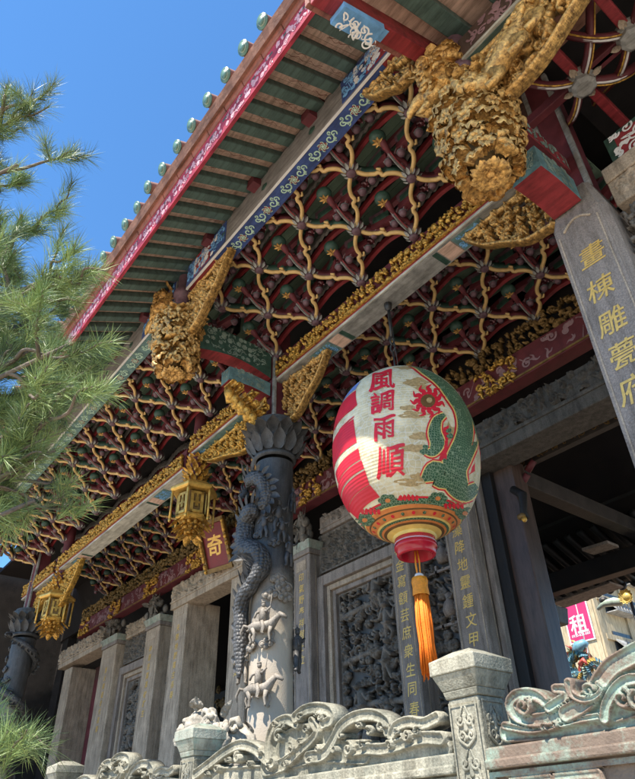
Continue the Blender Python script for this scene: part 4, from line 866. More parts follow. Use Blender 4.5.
def lrib(pts, wd, off, m_, k=5):
    p = crom(pts, k); wv = np.interp(np.linspace(0, 1, len(p)), np.linspace(0, 1, len(pts)), wd); T = np.gradient(p, axis=0); T /= np.linalg.norm(T, axis=1)[:, None] + 1e-9; Nn = np.stack([-T[:, 1], T[:, 0]], 1); V = []; nc = 5
    for i in range(len(p)):
        for j in range(nc): V.append(lan_pt(*lan_hit(*Zp(*(p[i] + Nn[i] * wv[i] * (j / (nc - 1) - .5)))), off))
    b.add(V, [(i * nc + j, i * nc + j + 1, (i + 1) * nc + j + 1, (i + 1) * nc + j) for i in range(len(p) - 1) for j in range(nc - 1)], m_, True)
def lblob(x, y, rx, ry, off, m_, n=12, wob=0.0, seed=0):
    rr = random.Random(seed); ang = np.linspace(0, 2 * pi, n + 1)[:-1]; ring = [(x + rx * cos(a) * (1 + wob * rr.uniform(-1, 1)), y + ry * sin(a) * (1 + wob * rr.uniform(-1, 1))) for a in ang]
    V = [lan_pt(*lan_hit(*Zp(x, y)), off)] + [lan_pt(*lan_hit(*Zp(*q)), off) for q in ring]; b.add(V, [(0, i + 1, (i + 1) % n + 1) for i in range(n)], m_, True)
# tan clouds behind everything
for i, (x, y, rx, ry) in enumerate(((320, 120, 42, 15), (345, 140, 30, 12), (310, 240, 50, 14), (290, 215, 30, 9), (345, 320, 45, 16), (310, 365, 50, 14), (300, 490, 55, 14), (330, 470, 30, 14), (490, 560, 45, 16), (445, 330, 30, 60), (520, 250, 30, 60), (280, 62, 40, 10), (400, 90, 25, 10))): lblob(x, y, rx, ry, .003, 'lantern_tan', 18, .3, i)
# the dragon: red outline, yellow rim, green scaled body
R1 = [(300, 42), (350, 72), (410, 112), (455, 165), (490, 215), (508, 275), (505, 335), (480, 395), (462, 445), (470, 500), (505, 530), (545, 505)]; W1 = [18, 34, 44, 52, 58, 70, 84, 88, 84, 84, 62, 28]
R2 = [(425, 240), (398, 262), (388, 305), (398, 345), (380, 378), (350, 378)]; W2 = [14, 32, 46, 52, 34, 12]
R3 = [(345, 480), (385, 455), (425, 470), (445, 440), (432, 400)]; W3 = [20, 82, 88, 60, 30]
for R_, W_ in ((R3, W3), (R2, W2), (R1, W1)):
    lrib(R_, [q + 20 for q in W_], .0045, 'lantern_red'); lrib(R_, [q + 9 for q in W_], .006, 'lantern_yellow'); lrib(R_, W_, .0075, 'lantern_green')
lpoly([(500, 472), (535, 420), (545, 355), (552, 300), (560, 380), (566, 440), (535, 450)], .006, 'lantern_red'); lpoly([(400, 412), (425, 350), (420, 290), (440, 280), (436, 345), (432, 405)], .0085, 'lantern_red'); lpoly([(395, 105), (440, 150), (470, 150), (440, 120), (415, 105)], .006, 'lantern_red')
for x, y in ((345, 378), (355, 362), (440, 300), (445, 320)): lblob(x, y, 12, 10, .009, 'lantern_green', 9, .3, x)
# flaming pearl
for q in range(11):
    a = q * 2 * pi / 11 + .2; lrib([(363 + 26 * cos(a), 190 + 24 * sin(a)), (363 + 42 * cos(a + .12), 190 + 38 * sin(a + .12)), (363 + 52 * cos(a - .1), 190 + 50 * sin(a - .1)), (363 + 66 * cos(a + .15), 190 + 62 * sin(a + .15))], [20, 16, 11, 3], .0065, 'lantern_red', 3)
lblob(363, 190, 27, 24, .008, 'lantern_brown', 18); lblob(368, 188, 11, 10, .010, 'lantern_tan', 12)
# rosettes round the bottom
for x, y in ((215, 558), (400, 550), (500, 605), (130, 630)):
    for q in range(6): lblob(x + 22 * cos(q * pi / 3), y + 14 * sin(q * pi / 3), 15, 11, .004, 'lantern_green', 10)
    lblob(x, y, 10, 8, .006, 'lantern_orange', 10)
for x, y in ((298, 546), (157, 597), (465, 576)):
    for q in range(5): lpoly([(x - 38 + q * 15, y - 14 + 3 * abs(q - 2)), (x - 30 + q * 15, y - 6), (x - 30 + q * 15, y + 12), (x - 38 + q * 15, y + 12), (x - 44 + q * 15, y)], .004 + .0004 * q, 'lantern_red')
lrib([(120, 640), (180, 592), (250, 572), (330, 566), (410, 575), (480, 602)], [8, 8, 8, 8, 8, 8], .0035, 'lantern_green')
# small column of characters
for ch, (x0, y0, x1, y1) in zip('風調雨順', ((140, 78, 246, 152), (147, 152, 242, 234), (158, 246, 246, 334), (170, 352, 284, 476))):
    V2, F = glyphs(ch, .010, .0); lo, hi = V2.min(0), V2.max(0); bm = bmesh.new(); vs = [bm.verts.new((v[0], v[1], 0)) for v in V2]
    for f in F:
        try: bm.faces.new([vs[i] for i in f])
        except ValueError: pass
    for ax_ in (0, 1):
        for k in range(1, 8):
            co = [0, 0, 0]; no = [0, 0, 0]; co[ax_] = lo[ax_] + (hi[ax_] - lo[ax_]) * k / 8; no[ax_] = 1
            bmesh.ops.bisect_plane(bm, geom=bm.verts[:] + bm.edges[:] + bm.faces[:], plane_co=co, plane_no=no)
    bm.verts.index_update()
    for (sx_, sy_, so) in ((0, 0, .006), (2.2, .6, .0064), (-2.2, -.6, .0068)):   # a loaded brush: the stroke laid a little wider than the pen line
        V = []
        for v in bm.verts:
            u, q = (v.co.x - lo[0]) / (hi[0] - lo[0]), (v.co.y - lo[1]) / (hi[1] - lo[1]); x = x0 + 5 + u * (x1 - x0 - 10) + sx_ * (.6 + .6 * sin(q * 5 + u * 3)); y = y1 - 3 - q * (y1 - y0 - 6) - (u - .5) * 18 + 3 * sin(u * 7 + q * 5) + sy_; V.append(lan_pt(*lan_hit(*Zp(x, y)), so))
        b.add(V, [[v.index for v in f.verts] for f in bm.faces], 'lantern_red', False)
    bm.free()
# broad red strokes of a much larger character round the left side, split by pale gaps
zr = lambda x, y: lan_hit(*Zp(x, y))
for (xa_, ya, xb_, yb, dth) in ((97, 150, 102, 205, 1.1), (100, 206, 84, 222, .62), (88, 256, 100, 343, 1.15), (106, 365, 114, 405, .7), (118, 409, 128, 440, 1.1), (131, 446, 148, 500, 1.0), (149, 501, 186, 545, .9), (92, 244, 88, 252, .35)):
    t0, z0 = zr(xa_, ya); t1, z1 = zr(xb_, yb); V = []; nt_, nz_ = 14, 6
    for i in range(nz_ + 1):
        f = i / nz_
        for j in range(nt_ + 1): V.append(lan_pt(t0 + (t1 - t0) * f - dth * j / nt_, z0 + (z1 - z0) * f - .03 * (j / nt_), .005))
    b.add(V, [(i * (nt_ + 1) + j, i * (nt_ + 1) + j + 1, (i + 1) * (nt_ + 1) + j + 1, (i + 1) * (nt_ + 1) + j) for i in range(nz_) for j in range(nt_)], 'lantern_red', True)
t0, z0 = zr(104, 110); t1, z1 = zr(96, 146); V = [lan_pt(t0 + (t1 - t0) * (i / 4) - .9 * j / 10, z0 + (z1 - z0) * i / 4, .0045) for i in range(5) for j in range(11)]; b.add(V, [(i * 11 + j, i * 11 + j + 1, (i + 1) * 11 + j + 1, (i + 1) * 11 + j) for i in range(4) for j in range(10)], 'lantern_blue', True)
b.build('paper_body', lan)
zb = fine[0][1]; b = MB(); b.lathe([(.20, zb + .03), (.235, zb + .02), (.245, zb - .015), (.225, zb - .03)], LC, 'lantern_yellow', 32); b.lathe([(.205, zb - .02), (.225, zb - .03), (.225, zb - .1), (.235, zb - .11), (.235, zb - .135), (.215, zb - .14), (.215, zb - .2), (.205, zb - .22), (.17, zb - .22), (.17, zb - .05), (0, zb - .04)], LC, 'lacquer_red', 40); b.lathe([(.228, zb - .07), (.231, zb - .078), (.228, zb - .086)], LC, 'pink_paint', 32); b.build('lacquer_ring', lan)
b = MB(); zt = LH * .985; b.lathe([(0, zt + .05), (.2, zt + .04), (.24, zt + .0), (.22, zt - .04)], LC, 'lacquer_red', 24); b.build('top_ring', lan)
hk = thing('lantern_hook', 'iron hook and wire holding the huge paper lantern under the beam', 'hook', LC + (0, 0, zt + .1)); top = 6.3 - LC[2]
b = MB(); b.tube([LC + (0, 0, zt + .03), LC + (0, 0, zt + .5)], .014, 'iron', 6); b.tube([LC + np.array([.04 * cos(a), 0, zt + .55 + .07 * sin(a)]) for a in np.linspace(0, 2 * pi, 14)], .014, 'iron', 6); b.tube([LC + np.array([0, .035 * cos(a), zt + .66 + .07 * sin(a)]) for a in np.linspace(0, 2 * pi, 14)], .014, 'iron', 6); b.tube([LC + (0, 0, zt + .72), LC + (0, 0, top - .12)], .02, 'iron', 6); b.lathe([(.02, top - .14), (.05, top - .1), (.06, top - .02), (.02, top)], LC, 'iron', 10); b.tube([LC + (.06, 0, zt + .05), LC + (.02, 0, top - .1)], .006, 'iron', 5); b.build('hook_and_wire', hk)
ta = thing('tassel', 'bright orange tassel with woven yellow knot hanging under the lantern', 'tassel', LC + (0, 0, zb - .3)); bx = LC + np.array([0, 0, zb - .2])
b = MB(); 
for i in range(4): b.tube([bx + (.012 * cos(i * 1.6), .012 * sin(i * 1.6), .1), bx + (.03 * cos(i * 1.6), .03 * sin(i * 1.6), -.1), bx + (.02 * cos(i * 1.6), .02 * sin(i * 1.6), -.25)], .008, 'tassel_gold', 5)
b.build('cord', ta)
b = MB(); b.lathe([(.03, -.24), (.08, -.26), (.09, -.3), (.082, -.36), (.09, -.44), (.085, -.45)], bx, 'tassel_gold', 16); b.ell(bx + (0, 0, -.235), (.05, .05, .03), 'white_paint', 10); b.build('knot', ta)
b = MB(); rr = random.Random(2)
for i in range(150):
    a = rr.random() * 6.3; r = math.sqrt(rr.random()) * .07; L = rr.uniform(.70, .82) * rr.uniform(.93, 1.03); p = bx + np.array([r * cos(a), r * sin(a), -.44]); b.tube([p, p + np.array([.012 * cos(a), .012 * sin(a), -.3]), p + np.array([.014 * cos(a + 1), .014 * sin(a), -.5]), p + np.array([.02 * cos(a), .02 * sin(a), -L])], [.009, .009, .008, .006], 'tassel_orange', 4, sm=True)
b.build('fringe', ta)

# ================================================================== square inscribed column on the right
t = thing('square_column', 'square grey stone column with gilt characters at the right edge', 'column', (-1.68, 4.95, -.35))
x0, x1, y0, y1 = -1.955, -1.40, 4.70, 5.22; b = MB()
def prism(b, poly, z0, z1, m, poly2=None):
    n = len(poly); q = poly2 or poly; V = [(x, y, z0) for x, y in poly] + [(x, y, z1) for x, y in q]; b.add(V, [(i, (i + 1) % n, n + (i + 1) % n, n + i) for i in range(n)] + [tuple(range(n))[::-1], tuple(range(n, 2 * n))], m, False)
ch = .055; pl = [(x0, y0), (x1 - ch, y0), (x1 - ch, y0 + .02), (x1, y0 + ch + .02), (x1, y1), (x0, y1)]
mid = lambda s: [(-1.68 + (x + 1.68) * s, 4.96 + (y - 4.96) * s) for x, y in pl]
prism(b, pl, -.35, 5.02, 'stone_grey'); prism(b, pl, 5.02, 5.5, 'stone_grey', mid(.62)); b.build('shaft', t, bevel=.012)
b = MB(); b.box(x0 + .03, x0 + .045, y0 - .006, y0 + .002, -.3, 4.9, 'stone_pale'); b.box(x1 - ch - .05, x1 - ch - .035, y0 - .006, y0 + .002, -.3, 4.9, 'stone_pale'); b.tube([(x0 + .1 + .3 * q, y0 - .004, 4.93 + .09 * sin(q * pi)) for q in np.linspace(0, 1, 12)], .014, 'stone_pale', 6); b.build('incised_border', t)
b = MB()
for chx, (px, py) in zip('畫棟雕甍府', ((592, 254), (600.5, 288), (612, 321), (624, 353), (634, 388))):
    q = P(px, py, 1, y0); b.text(chx, q, X_, Z_, -Y_, .27, 'gilt_letter', .008, .005)
V2 = None; b.build('gilt_inscription', t)
post('dark red post with pale edge rising from the square inscribed column', -1.68, 5.04, .15, 5.49, 7.65)
# stone lintel and painted board right of it
t = thing('stone_lintel', 'pale carved stone lintel running right from the square inscribed column', 'lintel', (-.2, 5.0, 5.1)); b = MB(); b.box(-1.36, 1.2, 4.86, 5.2, 4.98, 5.52, 'stone_pale'); b.box(-1.36, 1.2, 4.83, 4.86, 5.3, 5.5, 'stone_pale'); b.build('block', t, bevel=.02); relief_obj('relief', t, 2.4, .26, .012, 61, (-1.3, 4.858, 5.02), X_, Z_, -Y_, 'stone_pale', .12, .03, ('scroll', 'flower'), openwork=False)
t = thing('stone_corbel', 'dark openwork stone corbel under the pale lintel at the right edge', 'bracket', (-1.0, 5.0, 4.7)); relief_obj('carving', t, 1.2, .6, .013, 62, (-1.38, 4.95, 4.36), X_, Z_, -Y_, 'stone_carved', .16, .09, ('scroll', 'leaf', 'flower'), back=.12, clip=lambda X, Y: Y - .6 * (X / 1.2) ** 1.5)
t = thing('painted_board', 'red and green scroll painted board above the pale stone lintel', 'beam', (-.2, 5.0, 5.7)); b = MB(); b.box(-1.25, 1.2, 4.95, 5.15, 5.56, 5.98, 'green_dark'); b.box(-1.15, -.45, 4.945, 4.949, 5.62, 5.92, 'red_paint'); b.box(-1.1, .9, 4.935, 4.944, 5.57, 5.6, 'gold'); b.build('core', t); b = MB(); scrolls(b, (-1.2, 4.942, 5.6), X_, Z_, -Y_, 2.2, .36, 63, 'white_paint', .13, kinds=('scroll', 'cloud')); b.build('painted_scroll', t)

# ================================================================== ribs of the coffered ceiling over the right wing
def rib_node(px, py, z, label):
    p = P(px, py, 2, z); t = thing('ceiling_rib', label, 'ceiling rib', p, 'ribs of the right wing ceiling'); b = MB()
    for d, L in ((X_, 1.3), (-X_, .62), (Y_, 1.0), (-Y_, 1.0)): b.obox(p + np.cross(Z_, d) * .05 + d * .07, d * L, -np.cross(Z_, d) * .1, Z_ * .13, 'red_dark' if abs(d[0]) > .5 else 'red_paint')
    b.build('straight_rib', t, bevel=.01); b = MB()
    for d in ((.7, .7, 0), (-.7, .7, 0), (.7, -.7, 0), (-.7, -.7, 0)):
        d = np.array(d); q = [p + d * (.08 + s * .95) + Z_ * (.02 + .45 * s * s - .05 * sin(s * 6)) for s in np.linspace(0, 1, 14)]; b.tube(q, .06, 'red_dark', 6, flat=.7); b.tube([v - Z_ * .05 for v in q], .014, 'white_paint', 5); b.tube([v - Z_ * .055 + np.cross(Z_, d) * .03 for v in q], .01, 'gold', 5)
    b.build('curved_rib', t); b = MB(); b.lathe([(.0, -.14), (.09, -.13), (.13, -.1), (.12, -.04), (.155, 0), (.155, .06), (.12, .1), (0, .1)], p, 'grey_paint', 8, False); 
    for i in range(8): a = i * pi / 4; b.petal(p + np.array([.12 * cos(a), .12 * sin(a), -.03]), (cos(a), sin(a), .6), (cos(a), sin(a), 0), .1, .04, 'stone_pale', .4)
    b.build('boss', t); return t
rib_node(582, 82, 6.5, 'red ceiling rib crossing with grey boss nearest the square column top'); rib_node(631, 34, 6.5, 'red ceiling rib crossing with grey boss at the upper right corner')
g = MB(); g.box(-1.55, 6, 3.6, 9, 7.7, 7.8, 'wood_black'); tag(g.build('wing_ceiling'), 'dark green ceiling over the right wing', None, kind='structure')
t = thing('wing_panel', 'dark scroll painted panels hanging above the square column in the right wing', 'panel', (-1, 6.4, 6.4)); b = MB(); b.box(-1.5, 3, 6.6, 6.7, 5.2, 7.7, 'wood_black'); b.build('board', t); b = MB(); scrolls(b, (-1.4, 6.598, 5.4), X_, Z_, -Y_, 3.0, 2.2, 66, 'stone_dark', .4, kinds=('scroll', 'cloud'), res=.02, amp=.01); b.build('painted_scroll', t)

# ================================================================== lower roof over the right wing
t = thing('lower_eave', 'lower eave at upper right with pale blue cloud tip and green rafters', 'eave', (0, 2.6, 6.7)); b = MB(); V0 = np.array([-2.13, 1.75, 6.22]); dv = np.array([0.04, 1, .36])
b.obox(V0, X_ * .16, dv * 1.75, Z_ * .3, 'red_paint'); b.obox(V0 + (-.06, -.02, .02), X_ * .06, dv * 1.2, Z_ * .34, 'brown_red'); b.build('verge_board', t, bevel=.01)
b = MB(); c = Carve(.5, .34, .01, 3); 
for q in range(4): c.spiral(.1 + q * .1, .14 + .05 * (q % 2), .1, 1.3, q, 1, .02, .016, .01)
b.obox(V0 + (.02, .3, .1), X_ * .13, dv * .55, Z_ * .25, 'sky_paint'); c.mesh(b, V0 + (.16, .3, .13), Y_, np.array([0, .0, 1]), X_, 'white_paint'); b.obox(V0 + (-.02, .25, -.005), X_ * .2, dv * .5, Z_ * .1, 'sky_paint'); scrolls(b, V0 + (-.01, .28, -.008), X_, Y_ * 1.0, -Z_, .18, .42, 4, 'white_paint', .1); b.build('cloud_tip', t)
b = MB(); 
for i in range(12):
    xq = -1.75 + i * .5; b.obox((xq, 1.75, 6.36), X_ * .2, dv * np.array([0, 1, 1]) * 2.0, Z_ * .12, 'rafter_green')
b.build('rafters', t, bevel=.01); b = MB(); b.obox((-1.98, 1.7, 6.48), X_ * 6, dv * np.array([0, 1, 1]) * 2.1, Z_ * .05, 'soffit_peach')
for j in range(26):
    rr = random.Random(j + 70); c0 = np.array([-1.95 + (j % 13) * .25, 1.8, 6.478]); s0 = rr.uniform(0, 1.2); b.tube([c0 + dv * np.array([0, 1, 1]) * (s0 + .07 * u) + X_ * .02 * sin(u * 1.7 + j) for u in range(5)], .004, 'brown_red', 4, flat=.5)
b.build('soffit_board', t); b = MB(); b.obox((-2.15, 1.66, 6.56), X_ * 6.2, dv * np.array([0, 1, 1]) * 6.5, Z_ * .14, 'roof_tile'); b.build('roof_slope', t)
t = thing('eave_purlin', 'dark scroll painted purlin at the upper right above the long gilt bracket', 'purlin', (0, 3.4, 6.32), 'painted purlins under the eave'); b = MB(); b.box(XE + .1, 4, 3.3, 3.55, 6.32, 6.7, 'wood_brown'); b.box(XE + .1, 4, 3.27, 3.3, 6.3, 6.34, 'beam_white'); b.box(XE + .1, 4, 3.3, 3.5, 6.29, 6.318, 'rafter_green'); b.build('core', t); b = MB(); scrolls(b, (XE + .15, 3.298, 6.38), X_, Z_, -Y_, 3.0, .3, 68, 'dull_pink', .14, kinds=('scroll', 'cloud', 'leaf')); b.build('painted_scroll', t)
# ================================================================== stone front wall of the hall (face of the pilasters at Y = 7.5)
YF = 7.5
wx = lambda px, py, Y=YF: float(P(px, py, 1, Y)[0])
wz = lambda px, py, Y=YF: float(P(px, py, 1, Y)[2])
GP = 'inscribed stone pilasters of the front wall'
def pilaster(label, x0, x1, ztop, depth, chars, cz0, csize, seed, cap=True, m='stone_grey'):
    t = thing('stone_pilaster', label, 'pilaster', ((x0 + x1) / 2, YF + .1, -.35), GP); b = MB(); b.box(x0, x1, YF, YF + depth, -.35, ztop, m); b.build('shaft', t, bevel=.028)
    b = MB(); w = x1 - x0
    for a in (.09, .91): b.box(x0 + w * a - .008, x0 + w * a + .008, YF - .005, YF + .002, -.2, ztop - .35, 'stone_pale')
    for a in (.3, .7): b.box(x1 - .004, x1 + .004, YF + depth * a - .008, YF + depth * a + .008, -.2, ztop - .1, 'stone_pale')
    b.box(x0 + w * .2, x1 - w * .2, YF - .008, YF + .002, ztop - .3, ztop - .1, 'stone_pale'); b.build('incised_border', t)
    if cap:
        b = MB(); prism(b, [(x0 - .03, YF - .03), (x1 + .03, YF - .03), (x1 + .03, YF + depth * .6), (x0 - .03, YF + depth * .6)], ztop, ztop + .1, 'stone_grey'); prism(b, [(x0 - .03, YF - .03), (x1 + .03, YF - .03), (x1 + .03, YF + depth * .6), (x0 - .03, YF + depth * .6)], ztop + .1, ztop + .26, 'stone_verdigris', [(x0 - .09, YF - .09), (x1 + .09, YF - .09), (x1 + .09, YF + depth * .6), (x0 - .09, YF + depth * .6)]); b.build('cap', t, bevel=.01)
        b = MB(); rr = random.Random(seed)
        for i in range(16): q = np.array([rr.uniform(x0 + .02, x1 - .02), rr.uniform(YF - .06, YF + .15), ztop + rr.uniform(.3, .75)]); b.ell(q, (rr.uniform(.05, .1), rr.uniform(.05, .1), rr.uniform(.06, .13)), 'stone_carved', 7)
        for i in range(2): rider(b, ((x0 + x1) / 2 + rr.uniform(-.12, .12), YF - .06, ztop + .58 - i * .05), (rr.uniform(-.2, .6), -1, 0), .46, 'stone_carved', False)
        for i in range(8): q = np.array([rr.uniform(x0, x1), YF - .04, ztop + rr.uniform(.28, .7)]); b.petal(q, (rr.uniform(-1, 1), -.5, rr.uniform(-.3, 1)), (0, -1, 0), .2, .06, 'stone_carved', .4)
        b.build('capital_figures', t)
    if chars:
        b = MB()
        for i, c in enumerate(chars): b.text(c, ((x0 + x1) / 2, YF, cz0 - i * csize * 1.28), X_, Z_, -Y_, csize, 'gilt_letter', .006, .005, seed=seed + i)
        b.build('gilt_inscription', t)
    return t
p4 = (wx(293.5, 600), wx(310, 600)); p5 = (wx(397, 620), wx(414.5, 620)); p6 = (wx(450, 575), wx(479, 575))
p3 = (wx(170, 640), wx(184, 640)); p2 = (wx(144, 650), wx(157, 650)); p1 = (wx(96, 690), wx(110, 690)); p0 = (wx(59, 700), wx(66, 700))
p3r = (2 * -13.7 - p3[1] + .0, 2 * -13.7 - p3[0])
pilaster('grey pilaster with small gilt characters just right of the near dragon column', *p4, 4.75, .5, '龍印氣野奉祥居士立', wz(303, 566), .17, 1)
pilaster('grey pilaster with gilt characters framing the carved panel, directly left of the orange tassel', *p5, 5.0, .5, '布金寫額芸庶衆生同春', wz(393, 552), .21, 2, False)
pilaster('wide grey pilaster with gilt characters right of the orange tassel, beside the dark opening', *p6, 5.0, .62, '英藻降地靈鍾文甲第', wz(459, 512), .21, 3, False)
pilaster('pale pilaster forming the left jamb of the central doorway', *p3, 5.12, .95, '天開地闢萬古長春', wz(178, 628), .17, 4, False, 'stone_pale')
pilaster('pale pilaster with green cap right of the far carved panel', *p2, 4.85, .55, '神恩浩蕩澤被群生', wz(148, 650), .17, 5, True, 'stone_pale')
pilaster('pale pilaster with green cap left of the far carved panel', *p1, 4.95, .55, '香火鼎盛世代昌隆', wz(102, 672), .17, 6, True, 'stone_pale')
pilaster('narrow pale jamb of the far left doorway', *p0, 4.95, .9, '', 0, .15, 7, False, 'stone_pale')
pilaster('pale pilaster on the right of the central doorway, mostly behind the near dragon column', *p3r, 5.12, .6, '風調國泰海晏民安', wz(178, 628), .17, 8, False, 'stone_pale')
def wall_bay(label, x0, x1, seed):
    """window-like bay: stepped stone frame round an openwork relief, a second relief above"""
    t = thing('stone_relief', label, 'stone relief', ((x0 + x1) / 2, 7.85, -.35), 'openwork stone panels of the front wall'); zt = 4.28; b = MB(); b.box(x0, x1, 8.02, 8.2, -.35, 5.5, 'stone_dark'); b.build('backing', t)
    b = MB(); f = lambda a, d, y, m: (b.box(x0 + a, x0 + a + d, y, 8.02, -.35, zt - a, m), b.box(x1 - a - d, x1 - a, y, 8.02, -.35, zt - a, m), b.box(x0 + a + d, x1 - a - d, y, 8.02, zt - a - d, zt - a, m))
    f(.0, .2, 7.68, 'stone_grey'); f(.203, .1, 7.76, 'stone_pale'); f(.306, .09, 7.82, 'stone_grey'); b.build('frame', t, bevel=.012)
    w = x1 - x0 - .8; h = zt - .4 + .35
    def ex(c):
        for k in range(7): c.figure(c.rng.uniform(.2, w - .2), .5 + k * h / 7.2, .62, .16, .04)
        for k in range(5): c.stroke([(.05, .6 + k * .8), (w * .5, .66 + k * .8), (w - .05, .6 + k * .8)], .05, .05, .07, .02); c.flower(w * c.rng.uniform(.3, .7), .5 + k * .85, .13, .16, .05)
    relief_obj('relief', t, w, h, .0125, seed, (x0 + .4, 7.98, -.35), X_, Z_, -Y_, 'stone_carved', .19, .13, ('scroll', 'leaf', 'figure', 'flower', 'leaf'), back=.02, frame=.03, extra=ex)
    b = MB(); relief_obj('', None, x1 - x0 - .05, .78, .0125, seed + 1, (x0 + .025, 7.84, zt + .08), X_, Z_, -Y_, 'stone_carved', .16, .12, ('scroll', 'leaf', 'figure', 'flower'), openwork=False, frame=.04, mb=b); b.box(x0 - .0, x1 + .0, 7.86, 8.01, zt + .04, zt + .9, 'stone_carved'); b.build('upper_relief', t)
    return t
wall_bay('large openwork stone relief panel in stepped frame behind the lantern', p4[1] - .02, p5[0] + .05, 71)
wall_bay('farther openwork stone relief panel seen edge-on between two green capped pilasters', p1[1] - .02, p2[0] + .1, 81)
def strip(label, x0, x1, seed, zt):
    t = thing('carved_strip', label, 'stone relief', ((x0 + x1) / 2, 7.9, -.35), 'narrow carved stone strips of the front wall'); b = MB(); b.box(x0, x1, 7.95, 8.1, -.35, zt, 'stone_dark'); b.build('backing', t)
    relief_obj('relief', t, x1 - x0, zt + .3, .0125, seed, (x0, 7.94, -.33), X_, Z_, -Y_, 'stone_carved', .2, .13, ('figure', 'leaf', 'scroll', 'flower'), back=.01, frame=.035); rr = random.Random(seed)
    for i in range(5):
        b = MB(); z = .3 + i * .85; b.lathe([(0, 0), (.1, 0), (.13, .1), (.1, .2), (.05, .26), (.07, .34), (0, .35)], ((x0 + x1) / 2, 7.9, z), 'stone_grey', 12); b.box(x0 + .12, x1 - .12, 7.85, 7.9, z - .14, z - .1, 'stone_grey')
        for sg in (-1, 1): b.box((x0 + x1) / 2 + sg * .16 - .02, (x0 + x1) / 2 + sg * .16 + .02, 7.85, 7.9, z - .14, z - .02, 'stone_grey')
        b.build('vase_carving', t)
    return t
strip('narrow carved stone strip with vases between tassel and wide pilaster', p5[1] - .05, p6[0] + .05, 91, 5.0)
strip('narrow carved stone strip beside the left jamb of the central doorway', p2[1] - .05, p3[0] + .05, 92, 5.0)
strip('narrow carved stone strip behind the near dragon column', p3r[1] - .05, p4[0] + .05, 93, 5.0)
strip('narrow carved stone strip left of the far left doorway', p0[0] - .9, p0[0] + .03, 94, 4.8)
# lintels
def lintel(label, x0, x1, z0, z1, y0, m, seed, plain=.2):
    t = thing('stone_lintel', label, 'lintel', ((x0 + x1) / 2, y0 + .2, z0), 'carved stone lintels'); b = MB(); b.box(x0, x1, y0, y0 + .55, z0, z1, m); b.box(x0, x1, y0 - .03, y0, z0 + plain * .75, z0 + plain, m); b.build('block', t, bevel=.015)
    relief_obj('relief', t, x1 - x0 - .06, z1 - z0 - plain - .02, .0125, seed, (x0 + .03, y0 - .005, z0 + plain + .01), X_, Z_, -Y_, m, .17, .09, ('scroll', 'flower', 'leaf', 'figure'), openwork=False); return t
zl = wz(187, 604)
lintel('pale carved lintel over the central doorway, left of the near dragon column', p3[0] - .05, p3r[1], zl + .02, zl + .62, YF - .06, 'stone_pale', 101)
lintel('pale carved lintel over the far left doorway', wx(59, 671), p1[0] + .05, wz(80, 659), wz(80, 659) + .55, YF - .06, 'stone_pale', 102)
lintel('dusky carved lintel over the right opening, between lantern and square column', p6[0] - .1, -.6, 4.78, 5.42, YF - .06, 'stone_umber', 103, .26)
lintel('grey lintel above the carved panel behind the lantern', p4[1] + .1, p6[0] - .12, 5.15, 5.5, YF + .2, 'stone_grey', 104, .1)
lintel('grey lintel above the farther carved panel', p1[1] + .1, p2[0] - .1, 5.05, 5.45, YF + .2, 'stone_pale', 105, .1)
# red painted beam along the wall top under the inner brackets
t = thing('wall_beam', 'dark red scroll painted beam along the wall top behind the lantern', 'beam', (-4, 7.4, 5.75), 'painted beams over the stone wall')
def wallbeam(t, x0, x1, z0, seed):
    b = MB(); b.box(x0, x1, 7.36, 7.62, z0, z0 + .48, 'red_dark'); b.box(x0, x1, 7.34, 7.36, z0 + .02, z0 + .05, 'gold_dark'); b.build('core', t); b = MB(); scrolls(b, (x0 + .3, 7.357, z0 + .06), X_, Z_, -Y_, x1 - x0 - .6, .38, seed, 'dull_pink', .19, kinds=('scroll', 'cloud', 'leaf'), res=.011, dens=.8); b.build('painted_scroll', t)
    b = MB(); relief_obj('', None, x1 - x0, .42, .0135, seed + 9, (x0, 7.42, z0 + .5), X_, Z_, -Y_, 'gold_dark', .14, .08, ('scroll', 'figure', 'leaf', 'flower'), back=.03, mb=b); b.build('gilt_frieze', t)
    for k in range(int((x1 - x0) / 2.4) + 1): relief_obj('gilt_carving', t, .8, .5, .013, seed + k, (x0 + .15 + k * 2.4, 7.33, z0 - .02), X_, Z_, -Y_, 'gold', .15, .06, ('scroll', 'leaf'), back=.02)
wallbeam(t, -7.6, -1.2, 5.72, 111)
t = thing('wall_beam', 'dark red painted beam along the wall top left of the near dragon column', 'beam', (-14, 7.4, 5.8), 'painted beams over the stone wall'); wallbeam(t, -22, -7.7, 5.72, 121)
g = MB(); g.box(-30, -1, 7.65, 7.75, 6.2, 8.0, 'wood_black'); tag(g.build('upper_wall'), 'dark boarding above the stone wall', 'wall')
g = MB(); g.box(-24.6, p0[0] - .85, 7.7, 8.0, -.35, 8.0, 'wood_black'); g.box(-24.8, -24.6, 2.0, 8.2, -.35, 8.4, 'wood_black'); tag(g.build('side_wall'), 'grey stone wall at the far left end of the porch behind the pine', 'wall')
